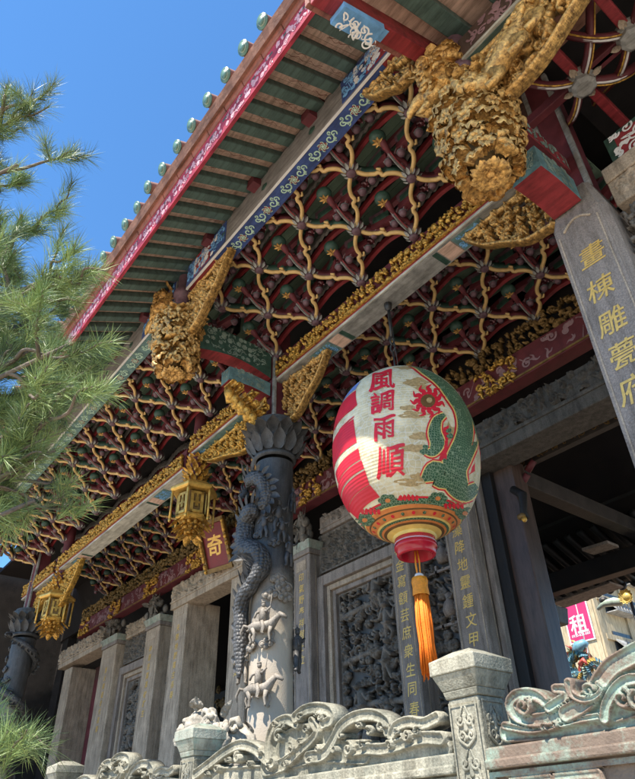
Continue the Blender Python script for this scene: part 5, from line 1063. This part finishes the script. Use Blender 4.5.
# plaque
t = thing('name_plaque', 'red plaque with one gilt character tilted over the central doorway', 'plaque', P(215, 545, 1, 7.1)); c = np.array(t.location); Nn = np.array([.25, -.88, -.38]); Nn /= np.linalg.norm(Nn); U = np.cross(Z_, -Nn); U /= np.linalg.norm(U); U = U if U[0] > 0 else -U; V = np.cross(U, Nn) * -1; V = V if V[2] > 0 else -V
b = MB(); b.obox(c - U * .34 - V * .5, U * .68, V * 1.0, -Nn * .06, 'plaque_red'); b.build('board', t, bevel=.01); b = MB()
for (a, d, e, f) in ((-.42, -.6, .84, .1), (-.42, .5, .84, .1), (-.42, -.5, .08, 1.0), (.34, -.5, .08, 1.0)): b.obox(c + U * a + V * d - Nn * .05, U * e, V * f, Nn * .1, 'gold_dark')
for i in range(26): rr = random.Random(i); s_ = rr.choice((-1, 1)); b.ell(c + U * s_ * .4 + V * rr.uniform(-.55, .55) + Nn * .05, (.05, .05, .06), 'gold', 6)
b.build('frame', t); b = MB(); b.text('奇', c, U, V, Nn, .5, 'gilt_letter', .02, .006); b.build('gilt_character', t)
# central doorway threshold and doors far left
t = thing('timber_doorway', 'dark red timber door in the far left doorway', 'door', (wx(89, 690, 8.1), 8.2, -.35)); xa = p0[1] - .1; b = MB(); b.box(xa, p1[0] + .1, 8.3, 8.38, -.35, 5.0, 'door_red'); b.build('leaf_board', t); b = MB()
for k in range(4): b.box(xa + .15 + k * .75, xa + .75 + k * .75, 8.28, 8.3, .2, 2.0, 'red_dark'); b.box(xa + .15 + k * .75, xa + .75 + k * .75, 8.28, 8.3, 2.2, 4.6, 'red_dark')
b.build('door_panel', t, bevel=.01)
g = MB(); g.box(p6[1] + .02, p6[1] + .3, YF + .3, YF + .5, -.35, 5.0, 'wood_black'); g.box(p6[1] + .02, p6[1] + .12, YF + .2, YF + .3, -.35, 5.0, 'stone_grey'); tag(g.build('door_jamb', bevel=.01), 'dark jamb between wide pilaster and brown timber post', 'jamb')
x0, x1 = wx(514, 620, 7.9), wx(545, 620, 7.9); g = MB(); g.box(x0, x1, 7.9, 8.25, -.35, 4.9, 'wood_brown'); tag(g.build('timber_post', bevel=.02), 'smooth dark brown square timber post in the right opening', 'post')
# ------------------------------------------------------------------ dark hall behind
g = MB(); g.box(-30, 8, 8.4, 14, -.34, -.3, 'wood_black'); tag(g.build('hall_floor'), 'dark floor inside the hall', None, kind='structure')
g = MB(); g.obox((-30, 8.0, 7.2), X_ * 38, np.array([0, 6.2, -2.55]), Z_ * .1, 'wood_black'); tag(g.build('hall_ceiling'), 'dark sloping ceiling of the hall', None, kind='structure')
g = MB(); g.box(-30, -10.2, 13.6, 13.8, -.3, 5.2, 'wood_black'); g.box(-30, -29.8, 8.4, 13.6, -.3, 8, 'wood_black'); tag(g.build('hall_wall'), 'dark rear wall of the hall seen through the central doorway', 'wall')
t = thing('altar_shelf', 'dim gilt altar carvings deep inside the central doorway', 'altar', (-17, 12.5, -.3)); b = MB(); b.box(-24, -11.5, 12.4, 13.3, -.3, 2.4, 'wood_black'); b.build('table', t); relief_obj('gilt_screen', t, 11, 3.0, .035, 131, (-23, 13.3, 2.0), X_, Z_, -Y_, 'gold_dark', .4, .15, ('scroll', 'figure', 'flower'), dens=.8)
def ibeam(label, O, U, V, N, m): b = MB(); b.obox(O, U, V, N, m); return tag(b.build('hall_beam', bevel=.015), label, 'beam', 'dark timbers inside the hall')
q0, q1 = P(530, 497, 1, 9.2), P(635, 552, 0, P(530, 497, 1, 9.2)[0])
ibeam('dark grey beam sloping across the right opening inside the hall', q0 + (0, -.6, 0), np.array([0, q1[1] - q0[1] + 1.2, 0.0]), X_ * .26, Z_ * .3, 'wood_grey')
ibeam('black round purlin low in the right opening beside the timber post', P(545, 600, 1, 12.6) + (0, 0, .1), X_ * 6, Y_ * .3, Z_ * .42, 'wood_black')
a = P(551, 604, 1, 13.2); e = P(610, 583, 1, 13.2); ibeam('board coloured pale as if daylit below the low purlin in the right opening', a, np.array([e[0] - a[0], 0, e[2] - a[2]]), Y_ * .55, Z_ * .05, 'stone_grey')  # daylight on this board and the next is put into their pale colour
a = P(582, 551, 1, 11.6); e = P(608, 543, 1, 11.6); ibeam('short pale board end higher in the right opening', a, np.array([e[0] - a[0], 0, e[2] - a[2]]), Y_ * .4, Z_ * .06, 'stone_grey')  # pale tone again stands in for daylight on the board
t = thing('rear_eave', 'black scalloped rear eave with tiles at the back of the hall', 'eave', (-8, 14, 4.5)); b = MB(); ze = P(600, 592, 1, 14.0)[2]; xq = -12.5
b.obox((-12.5, 12.0, ze + .95), X_ * 14, np.array([0, 2.0, -.85]), Z_ * .12, 'wood_black'); b.build('roof_slope', t); b = MB()
while xq < 1.2:
    b.tube([(xq + .15, 12.3, ze + .75), (xq + .15, 14.08, ze + .05)], .075, 'wood_black', 8); b.tube([(xq + .15, 14.05, ze + .02), (xq + .15, 14.1, ze)], .1, 'stone_dark', 10); xq += .3
b.build('tile_row', t)
t = thing('hanging_box', 'small grey box lamp hung beside the timber post under the rear eave', 'box', P(552, 618, 1, 13.0)); c = np.array(t.location); b = MB(); prism(b, [(c[0] - .25, c[1] - .2), (c[0] + .25, c[1] - .2), (c[0] + .25, c[1] + .2), (c[0] - .25, c[1] + .2)], c[2] - .18, c[2] + .18, 'stone_dark', [(c[0] - .3, c[1] - .24), (c[0] + .3, c[1] - .24), (c[0] + .3, c[1] + .24), (c[0] - .3, c[1] + .24)]); b.build('shade', t, bevel=.03); b = MB(); b.tube([c + (0, 0, .18), c + (0, 0, .9)], .03, 'iron', 6); b.build('stem', t)
t = thing('gilt_fitting', 'gilt fitting glinting on the dark bracket beside the timber post', 'bracket', P(525, 518, 1, 7.8)); c = np.array(t.location); b = MB(); b.tube([c + (-.1, 0, .5), c + (.05, 0, .35), c + (.0, 0, .1), c + (.06, -.02, -.02)], [.06, .07, .05, .03], 'wood_black', 8); b.build('arm', t); b = MB(); b.ell(c + (-.0, -.08, .0), (.07, .06, .05), 'gold_dark', 8); b.ell(c + (.05, -.1, -.06), (.04, .04, .05), 'gold', 8); b.build('gilt_knob', t)
t = thing('red_bracket', 'red stepped bracket arm on the dark frieze above the timber post', 'bracket', P(525, 478, 1, 8.2)); c = np.array(t.location); b = MB(); 
for i in range(3): b.tube([c + np.array([-.25 + i * .16, 0, -.25 + i * .17]), c + np.array([-.1 + i * .16, 0, -.13 + i * .17])], .055, 'red_dark', 8)
b.build('arm', t); t = thing('inner_lintel', 'long worn painted board at the top of the right opening', 'board', P(575, 445, 1, 8.3)); a = P(520, 468, 1, 8.3); e = P(640, 420, 1, 8.3); b = MB(); b.obox((a[0] - .3, 8.3, a[2]), X_ * (e[0] - a[0] + 1.5), Y_ * .12, Z_ * .2, 'wood_grey'); b.build('board', t); b = MB(); scrolls(b, (a[0], 8.298, a[2] + .02), X_, Z_, -Y_, 2.4, .16, 9, 'gold_dark', .12); b.build('painted_scroll', t)

# ================================================================== balustrade
YB = 3.0
def bal_post(label, x, m, mc):
    y = YB + .16; k = .72; t = thing('balustrade_post', label, 'post', (x, y, -.35), 'stepped cap posts of the balustrade'); sq = lambda r: [(x - r * k, y - r * k), (x + r * k, y - r * k), (x + r * k, y + r * k), (x - r * k, y + r * k)]
    b = MB(); prism(b, sq(.15), -.34, .66, m); prism(b, sq(.18), -.34, -.05, m); b.build('shaft', t, bevel=.01)
    b = MB(); hw = .15 * k
    for (O, U, N) in (((x - hw + .01, y - hw - .001, -.02), X_, -Y_), ((x + hw + .001, y - hw + .01, -.02), Y_, X_)):
        W_ = 2 * hw - .02; c = Carve(W_, .66, .0032, 5); M_ = W_ / 2
        for q in range(3):
            z = .12 + q * .21
            for sg in (-1, 1): c.spiral(M_ + sg * .036, z + .03, .034, 1.3, pi / 2 + sg, sg, .008, .006, .012); c.stroke([(M_ + sg * .006, z - .1), (M_ + sg * .055, z - .06), (M_ + sg * .05, z), (M_ + sg * .012, z + .09)], .008, .006, .011); c.spiral(M_ + sg * .03, z - .05, .025, 1.2, sg, -sg, .007, .005, .011)
            c.stroke([(M_, z - .02), (M_, z + .06)], .014, .006, .013); c.stamp(M_, z - .06, .012, .013)
        c.frame(.011, .012); c.mesh(b, O, U, Z_, N, m)
    b.build('shaft_relief', t)
    b = MB(); prism(b, sq(.16), .66, .70, mc, sq(.175)); prism(b, sq(.175), .70, .785, mc, sq(.225)); prism(b, sq(.235), .785, .865, mc); prism(b, sq(.225), .865, .915, mc, sq(.09)); b.build('stepped_cap', t, bevel=.006); return t
xp = [-2.585, -5.72, -9.0]
bal_post('near balustrade post with stepped stone cap below the tassel', xp[0], 'stone_rail', 'stone_rail')
bal_post('balustrade post with verdigris green cap left of the white statue', xp[1], 'stone_rail', 'stone_verdigris')
bal_post('farthest balustrade post whose pale cap peeps up at the bottom left', xp[2], 'stone_rail', 'stone_rail')
def bal_panel(label, x0, x1, m, seed, z0, plates, curls, sc):
    """plinth with fret work, moulded rail, and a crest of layered scroll bands; crest drawings in the zoomed photo's pixels"""
    t = thing('balustrade', label, 'balustrade', ((x0 + x1) / 2, YB, -.35), 'scroll topped balustrade sections'); w = x1 - x0; yf = YB + .04; b = MB(); b.box(x0, x1, yf, YB + .24, .33, .40, m); b.box(x0, x1, yf - .02, YB + .26, .30, .345, m); b.build('rail', t, bevel=.01)
    b = MB(); b.box(x0, x1, YB + .08, YB + .2, -.34, .30, m); c = Carve(w, .6, .006, seed); r_ = .022
    n = max(1, int(w / .62))
    for k in range(n):
        cx = (k + .5) * w / n
        for sg in (-1, 1): c.plate([(cx + sg * .02, .55), (cx + sg * .24, .55), (cx + sg * .24, .43), (cx + sg * .11, .43), (cx + sg * .11, .49)], r_, r_, .022, .012, .006, False); c.plate([(cx + sg * .04, .35), (cx + sg * .26, .35), (cx + sg * .26, .1), (cx + sg * .13, .1), (cx + sg * .13, .22)], r_, r_, .022, .012, .006, False)
    c.frame(.025, .03); c.mesh(b, (x0, YB + .079, -.31), X_, Z_, -Y_, m); b.build('fret_panel', t)
    c = Carve(w, .72, .0056, seed + 1)
    def Q(p): q = P(z0[0] + p[0] / sc, z0[1] + p[1] / sc, 1, YB + .06); return (q[0] - x0, max(-.02, q[2] - .39))
    K = 1 / sc / 195.0
    for pts, r0, r1, base in plates: c.plate([Q(p) for p in pts], r0 * K, r1 * K, base)
    for (x, y, R, ph, sg, r) in curls:
        cx, cy = Q((x, y)); R *= K; c.plate([(cx + R * (1 - s * .86) * cos(ph + sg * 8.2 * s), cy + R * (1 - s * .86) * sin(ph + sg * 8.2 * s)) for s in np.linspace(0, 1, 18)], r * K, r * K * .7, .052, .018, .007)
    b = MB(); c.mesh(b, (x0, YB + .08, .39), X_, Z_, -Y_, m, True, .08); b.build('scroll_crest', t); return t
zA = (200, 510); 
plA = [([(-20, 770), (200, 760), (420, 735), (700, 690)], 34, 34, .005), ([(190, 740), (330, 700), (470, 700)], 40, 40, .006), ([(220, 690), (300, 650), (380, 660)], 50, 40, .006),
 ([(-10, 765), (30, 735), (75, 700), (120, 678), (165, 690), (195, 720), (215, 730)], 24, 22, .03), ([(205, 715), (205, 670), (220, 625), (255, 605), (285, 620)], 24, 20, .034),
 ([(250, 740), (290, 700), (325, 670), (345, 640), (330, 610)], 22, 18, .036), ([(285, 600), (310, 580), (345, 572), (380, 580), (390, 605), (365, 620)], 24, 20, .042),
 ([(320, 715), (365, 705), (390, 670), (415, 625), (455, 598), (505, 592), (545, 612), (550, 640)], 25, 20, .034), ([(560, 650), (575, 625), (610, 612), (650, 618), (690, 600)], 20, 20, .032), ([(430, 700), (480, 690), (540, 690), (640, 660), (700, 660)], 20, 22, .028)]
cuA = [(238, 655, 26, 1, 1, 7), (275, 690, 24, 2, -1, 7), (318, 635, 20, 0, 1, 6), (360, 600, 15, 2, -1, 6), (440, 690, 24, 1, -1, 7), (535, 628, 18, 0, 1, 6), (120, 715, 22, 2, 1, 7), (60, 745, 18, 0, -1, 6), (300, 600, 16, 1, 1, 6), (610, 650, 20, 3, 1, 6), (500, 640, 16, 2, -1, 5), (180, 700, 13, 1, -1, 4), (90, 720, 13, 3, 1, 4), (30, 760, 14, 2, 1, 4), (225, 620, 13, 0, 1, 4), (250, 625, 12, 3, -1, 4), (345, 590, 10, 0, -1, 4), (300, 670, 13, 2, 1, 4), (350, 690, 14, 1, -1, 5), (400, 690, 15, 3, 1, 5), (415, 650, 13, 0, -1, 4), (470, 620, 13, 2, 1, 4), (480, 680, 15, 1, 1, 5), (560, 680, 15, 3, -1, 5), (640, 640, 15, 1, 1, 5), (580, 640, 12, 2, 1, 4), (260, 730, 15, 0, -1, 5), (210, 745, 13, 2, 1, 4), (150, 735, 13, 1, -1, 4), (330, 725, 12, 2, 1, 4)]
pa_ = bal_panel('pale stone balustrade with scroll crest between the green capped post and near post', xp[1] + .11, xp[0] - .11, 'stone_rail', 141, zA, plA, cuA, 2.886)
dup(pa_, np.array(pa_.location) + np.array([xp[1] - xp[0] - .03, 0, 0]), 'farther stone balustrade with scroll crest at the bottom left')
zR = (420, 630)
plR = [([(255, 305), (420, 292), (660, 258), (800, 235)], 26, 26, .006), ([(285, 250), (360, 250), (430, 255)], 34, 30, .008), ([(440, 240), (560, 220), (700, 150), (900, 100)], 30, 90, .008), ([(560, 160), (640, 140), (760, 110)], 40, 70, .008),
 ([(700, 200), (800, 160), (950, 110)], 60, 60, .01), ([(258, 285), (330, 296), (400, 285), (470, 268), (545, 255)], 14, 12, .03), ([(425, 252), (392, 262), (340, 268), (296, 256), (276, 226), (290, 198), (325, 190), (360, 200), (388, 226), (418, 238)], 22, 17, .036), ([(392, 232), (418, 216), (440, 200), (436, 178), (412, 176)], 17, 15, .04),
 ([(440, 248), (480, 226), (520, 190), (545, 150), (575, 112), (615, 88), (665, 62), (730, 40), (800, 30)], 25, 30, .034), ([(452, 158), (460, 190), (492, 208), (532, 200), (552, 176), (538, 160)], 14, 10, .046), ([(556, 262), (562, 222), (585, 180), (618, 152), (660, 150), (700, 175)], 18, 18, .036), ([(700, 60), (760, 80), (800, 130), (780, 180)], 24, 20, .04)]
cuR = [(318, 228, 26, .5, -1, 8), (512, 182, 18, 0, 1, 6), (610, 205, 26, 1, -1, 8), (660, 210, 26, 2, 1, 8), (380, 290, 10, 1, 1, 5), (412, 284, 10, 2, -1, 5), (760, 150, 30, 1, 1, 9), (700, 110, 24, 2, -1, 8)]
bal_panel('brown patinated balustrade with green edged scrolls right of the near post', xp[0] + .11, 1.2, 'bronze_patina', 151, zR, plR, cuR, 2.953)
# pale crouching guardian beast by the column foot
t = thing('beast_statue', 'sunlit white stone beast statue crouching behind the balustrade', 'statue', (-6.55, 3.9, -.35)); c = np.array(P(226, 738, 1, 3.9)); m = 'stone_white'
b = MB(); b.box(c[0] - .55, c[0] + .45, 3.6, 4.2, -.34, c[2] - .62, m); b.build('pedestal', t, bevel=.03)
b = MB(); W = lambda a, d, z: c + np.array([a, d, z]); b.tube([W(-.42, .1, -.5), W(-.3, .05, -.25), W(0, 0, -.12), W(.25, -.02, -.1), W(.42, -.05, -.2)], [.16, .27, .27, .24, .14], m, 14); b.ell(W(-.38, -.05, .12), (.23, .22, .2), m, 12); b.tube([W(-.45, -.15, .1), W(-.6, -.2, .05), W(-.68, -.22, -.03)], [.14, .11, .06], m, 8); b.tube([W(-.45, -.15, -.05), W(-.58, -.2, -.1)], [.08, .05], m, 8)
for a in (-.25, .28): b.tube([W(a, -.2, -.2), W(a - .08, -.28, -.42), W(a - .05, -.25, -.6), W(a - .14, -.3, -.62)], [.12, .09, .08, .08], m, 8)
for sg in (-1, 1): b.petal(W(-.3, -.05 + .17 * sg, .25), (.5, .3 * sg, .5), (0, 0, 1), .18, .07, m, .3); b.ell(W(-.5, -.08 + .12 * sg, .2), (.05,) * 3, m, 7)
so = b.build('body', t); b = MB(); rr = random.Random(9)
tx = bpy.data.textures.new('weathering', 'CLOUDS'); tx.noise_scale = .16; tx.noise_depth = 3
sm_ = so.modifiers.new('subdivide', 'SUBSURF'); sm_.levels = sm_.render_levels = 3; dm = so.modifiers.new('weathering', 'DISPLACE'); dm.texture = tx; dm.strength = .16; dm.texture_coords = 'LOCAL'
for i in range(60): a, z = rr.uniform(-.5, .4), rr.uniform(-.3, .3); p = W(a, -.2 + .1 * abs(a) + rr.uniform(-.05, .05), z - .05 - .2 * abs(a)); b.tube([p + rr.uniform(.05, .1) * (1 - k * .12) * np.array([cos(k * 1.1 + i), -.15 * k, sin(k * 1.1 + i)]) for k in range(7)], [.032] * 6 + [.014], m, 6)
b.build('curled_mane', t)

# ================================================================== beyond the hall: apartment block, banner, roof ornament
co = P(601, 640, 1, 35.0); cx, cy = float(co[0]), 35.0; t = thing('apartment_block', 'cream apartment block with grey window awnings seen through the right opening', 'building', (cx, cy, -1.6)); b = MB(); b.box(cx - 9, cx, cy, cy + 22, -1.6, 17, 'cream_wall'); b.build('wall', t)
b = MB(); zz0 = P(615, 618, 0, cx)[2]
pb = MB(); pb.box(.0, .06, 0, 2.3, .0, 1.15, 'window_dark'); pa = MB(); pa.box(.0, .75, -.05, 2.35, -.05, .0, 'awning_grey'); pa.obox((.7, -.05, .0), (0, 2.4, 0), (-.68, 0, .75), (.05, 0, .05), 'awning_grey')
for q in range(8): pa.box(.68, .73, q * .31, q * .31 + .05, -.05, .55, 'stone_dark')
fw = None
for r_ in range(4):
    for k in range(5):
        if fw is None: fw = pb.build('window', t, local=True); fa = pa.build('awning', fw, local=True); fw.location = (0.0, 1.4 + k * 3.2, zz0 - 4.2 + r_ * 2.2 + 1.6)
        else:
            o = dup_part(fw, t, (0.0, 1.4 + k * 3.2, zz0 - 4.2 + r_ * 2.2 + 1.6)); a2 = fa.copy(); COL.objects.link(a2); a2.parent = o
b = MB()
for k in range(6): b.box(cx - .02, cx + .12, cy + .1 + k * 3.2, cy + .5 + k * 3.2, -1.6, 17, 'cream_wall')
for r_ in range(5): b.box(cx, cx + .16, cy + .5, cy + 21, zz0 - 3.6 + r_ * 2.2, zz0 - 3.3 + r_ * 2.2, 'cream_wall')
b.build('pier', t); b = MB(); b.tube([(cx - .9, cy - .06, -1.6), (cx - .9, cy - .06, 17)], .06, 'awning_grey', 6); b.build('downpipe', t)
b = MB()
for k in range(3): zq = P(552, 668, 1, cy)[2] + k * 1.6; xq = P(552, 668, 1, cy)[0]; b.box(xq - .9, xq - .1, cy - .06, cy, zq, zq + .9, 'window_dark')
b.build('side_window', t)
a_, b_, c_, d_ = (P(*q, 1, cy - .1) for q in ((565, 617), (588, 611), (593, 637), (572, 644))); w_ = (b_[0] - a_[0] + c_[0] - d_[0]) / 2; h_ = (a_[2] - d_[2] + b_[2] - c_[2]) / 2; sx, szz = (a_[0] + d_[0]) / 2, (d_[2] + c_[2]) / 2
t = thing('rental_banner', 'pink banner with white writing on the cream apartment block', 'banner', (sx + w_ / 2, cy - .1, szz)); b = MB(); b.box(sx - .08, sx + w_ + .08, cy - .09, cy - .05, szz - .08, szz + h_ + .6, 'sign_white'); b.box(sx, sx + w_, cy - .1, cy - .092, szz, szz + h_ + .55, 'sign_pink'); b.build('sheet', t); b = MB(); b.text('租', (sx + w_ * .5, cy - .1, szz + h_ * .62), X_, Z_, -Y_, w_ * .78, 'sign_white', .012, .012, 0.0, 0); b.text('0930-832-060', (sx + w_ * .5, cy - .1, szz + h_ * .22), X_, Z_, -Y_, w_ * .145, 'sign_white', .01, .012, 0.0, 0); b.build('lettering', t)
# ceramic dragon on the ridge of a neighbouring roof
c = P(581, 671, 1, 18.5); t = thing('ridge_dragon', 'blue ceramic dragon ornament rearing on a rear roof ridge', 'ornament', c); W = lambda a, z, d=0.0: c + .72 * np.array([a, d, z]); b = MB()
pts = crom([W(.95, -.25), W(.75, .12), W(.45, .15), W(.2, -.15), W(-.1, -.2), W(-.35, .05), W(-.4, .4), W(-.1, .6), W(.15, .62), W(.3, .45)], 6); b.tube(pts, .1 * np.clip(np.linspace(.5, 1.6, len(pts)), 0, 1), 'ceramic_blue', 10); pp, T, A_, B_ = frames(pts)
for i in range(0, len(pts)):
    for q in range(5): dd = A_[i] * cos(q * 1.26 + i) + B_[i] * sin(q * 1.26 + i); b.petal(pts[i] + dd * .08, T[i] + dd * .7, dd, .13, .05, ('ceramic_blue', 'tile_pale', 'ceramic_blue', 'ceramic_yellow')[(i + q) % 4], .2)
    if i % 2 == 0: b.petal(pts[i] + Z_ * .05, (-T[i][2], 0, abs(T[i][0]) + .2), (0, -1, 0), .26, .06, 'ceramic_red' if i % 4 else 'tile_pale', .2)
b.build('body', t); b = MB(); b.tube([W(-.05, .75), W(.2, .88), W(.45, .98), W(.58, .92)], [.12, .2, .13, .06], 'ceramic_blue', 10); b.tube([W(.1, .95), W(.0, 1.15), W(-.1, 1.2)], [.05, .04, .02], 'ceramic_yellow', 6); b.petal(W(0, .75), (-1, 0, .4), (0, 0, 1), .4, .12, 'ceramic_red', .3); b.petal(W(0, .7), (-1, 0, -.1), (0, 0, 1), .35, .12, 'ceramic_yellow', .3); b.build('head', t)
b = MB(); b.tube([W(-.3, -.1, -.1), W(-.6, -.25, -.2), W(-.75, -.2, -.2)], [.08, .06, .05], 'ceramic_blue', 7); b.build('leg', t); b = MB(); b.tube([W(.1, .2, -.1), W(.35, .35, -.2), W(.45, .15, -.2)], [.08, .06, .04], 'ceramic_red', 7); b.build('leg', t)
g = MB(); z_ = float(c[2]) - .42; g.box(-16, -2, 18.2, 18.8, z_ - .5, z_, 'tile_red'); g.obox((-16, 17, z_ - 1.2), X_ * 14, (0, 1.5, .9), Z_ * .1, 'roof_tile'); g.obox((-16, 20, z_ - 1.2), X_ * 14, (0, -1.5, .9), Z_ * .1, 'roof_tile'); g.box(-15.8, -2.2, 17.3, 19.7, -1.6, z_ - 1.1, 'cream_wall'); tag(g.build('rear_hall'), 'low tiled rear hall carrying the ceramic ridge dragon', 'building')
c = P(628, 597, 1, 18.5); t = thing('ridge_flower', 'yellow and white ceramic ornament just under the rear eave at the right edge', 'ornament', c); b = MB()
for i in range(12): a = i * .52; b.petal(c, (cos(a), -.3, sin(a)), (0, -1, 0), .26, .1, 'ceramic_yellow', .3)
b.ell(c, (.15, .15, .15), 'ceramic_yellow', 8); b.build('blossom', t); b = MB(); b.tube([c + (-.2, 0, -.1), c + (-.45, 0, -.02), c + (-.75, 0, .0), c + (-1.0, 0, -.1)], [.1, .13, .1, .05], 'tile_pale', 8); b.ell(c + (-.75, 0, .1), (.14, .12, .1), 'iron', 8); b.tube([c + (0, .1, -.1), c + (0, .1, z_ - c[2])], .05, 'iron', 6); b.build('stem', t)

# ================================================================== pine tree on the left, rooted in the court
t = thing('pine_tree', 'pine tree with long light green needles reaching in from the left edge', 'tree', (-5.3, -.9, -1.6)); base = np.array([-5.3, -.9, -1.6]); rr = random.Random(12)
tr = crom([base, base + (.12, .1, 1.5), base + (-.05, .3, 3.0), base + (.15, .45, 4.4), base + (.1, .6, 5.8)], 6); b = MB(); b.tube(tr, np.linspace(.17, .06, len(tr)), 'bark', 10)
tufts = []
def branch(p0, p1, r, depth):
    p0 = np.asarray(p0); p1 = np.asarray(p1); L = np.linalg.norm(p1 - p0); wv = lambda s: np.array([rr.uniform(-1, 1), rr.uniform(-1, 1), rr.uniform(-.8, .8)]) * L * s
    c = crom([p0, p0 + (p1 - p0) * .25 + wv(.09), p0 + (p1 - p0) * .5 + wv(.1), p0 + (p1 - p0) * .76 + wv(.08), p1], 4); b.tube(c, np.linspace(r, r * .4, len(c)), 'bark', 6); d = c[-1] - c[-3]; d /= np.linalg.norm(d) + 1e-9; tufts.append((c[-1], d))
    if depth == 0:
        for k in range(1, 4): i = max(1, len(c) - 1 - 4 * k); tufts.append((c[i], d + np.array([rr.uniform(-.7, .7), rr.uniform(-.7, .7), rr.uniform(-.1, .9)])))
        return
    n = 7 if depth == 2 else 3
    for k in range(n):
        i = int((.5 + .5 * (k + rr.random()) / n if depth == 2 else rr.uniform(.3, .95)) * (len(c) - 1)); dr = (p1 - p0) / L; off = np.array([rr.uniform(-1, 1), rr.uniform(-1, 1), rr.uniform(-.5, .9)]); e = dr * .5 + off * .8; e = e / np.linalg.norm(e) * (rr.uniform(.25, .5) if depth == 2 else rr.uniform(.12, .24)); branch(c[i], c[i] + e, r * .45 if depth == 2 else r * .6, depth - 1)
tips = [(5, 95, 3.3), (18, 165, 3.2), (22, 215, 3.4), (5, 250, 3.6), (58, 275, 3.0), (25, 300, 3.2), (68, 345, 2.9), (72, 385, 2.9), (30, 350, 3.1), (52, 410, 3.0), (15, 400, 3.4), (55, 450, 3.1), (25, 470, 3.3), (35, 500, 3.2), (-15, 440, 3.1), (-2, 730, 3.4), (-14, 770, 3.3), (-15, 330, 3.2), (-15, 130, 3.5), (0, 190, 3.7), (48, 320, 3.5), (-10, 280, 3.3), (40, 380, 3.6)]
for (px, py, dd) in tips:
    e = P(px, py, 0, -dd); zq = np.clip(e[2] - .15 - .12 * np.linalg.norm(e[:2] - tr[10][:2]), -.9, 3.9); i = int(np.argmin(abs(tr[:, 2] - zq))); branch(tr[i], e, .028, 2)
# the rest of the crown, outside the picture
for k in range(14): a = rr.uniform(1.9, 5.0); i = rr.randrange(10, len(tr)); q = tr[i]; branch(q, q + np.array([cos(a), sin(a), rr.uniform(0, .35)]) * rr.uniform(1.0, 1.8), .03, 2)
b.build('trunk', t); nV = []; nF = []; nM = []; k = 0; rg = np.random.default_rng(4)
mbn = {m_: MB() for m_ in ('needle_a', 'needle_b', 'needle_c')}; VV = {m_: [] for m_ in mbn}
for (p, d) in tufts:
    n = int(rg.integers(34, 56)); m_ = ('needle_a', 'needle_b', 'needle_c', 'needle_b')[int(rg.integers(0, 4))]; d = d / np.linalg.norm(d) * .8 + np.array([0, 0, .35]); v = rg.normal(0, 1, (n, 3)); v /= np.linalg.norm(v, axis=1)[:, None]; v = v * .85 + d; v /= np.linalg.norm(v, axis=1)[:, None]; L = rg.uniform(.085, .16, (n, 1)); st = p + v * .008 - d * rg.uniform(0, .1, (n, 1)); s = np.cross(v, rg.normal(0, 1, (n, 3))); s /= np.linalg.norm(s, axis=1)[:, None]; wd = .00115
    mid_ = st + v * L * .55 + np.array([0, 0, -.004]); en = st + v * L + np.array([0, 0, -.016]) * (L / .15); VV[m_].append(np.stack([st - s * wd, st + s * wd, mid_ + s * wd, mid_ - s * wd, en], 1).reshape(-1, 3))
b = MB()
for m_, l in VV.items():
    A_ = np.vstack(l); n = len(A_) // 5; o = np.arange(n)[:, None] * 5; b.add(A_, (o + np.array([[0, 1, 2, 3]])).tolist() + (o + np.array([[3, 2, 4]])).tolist(), m_, False)
b.build('needles', t)
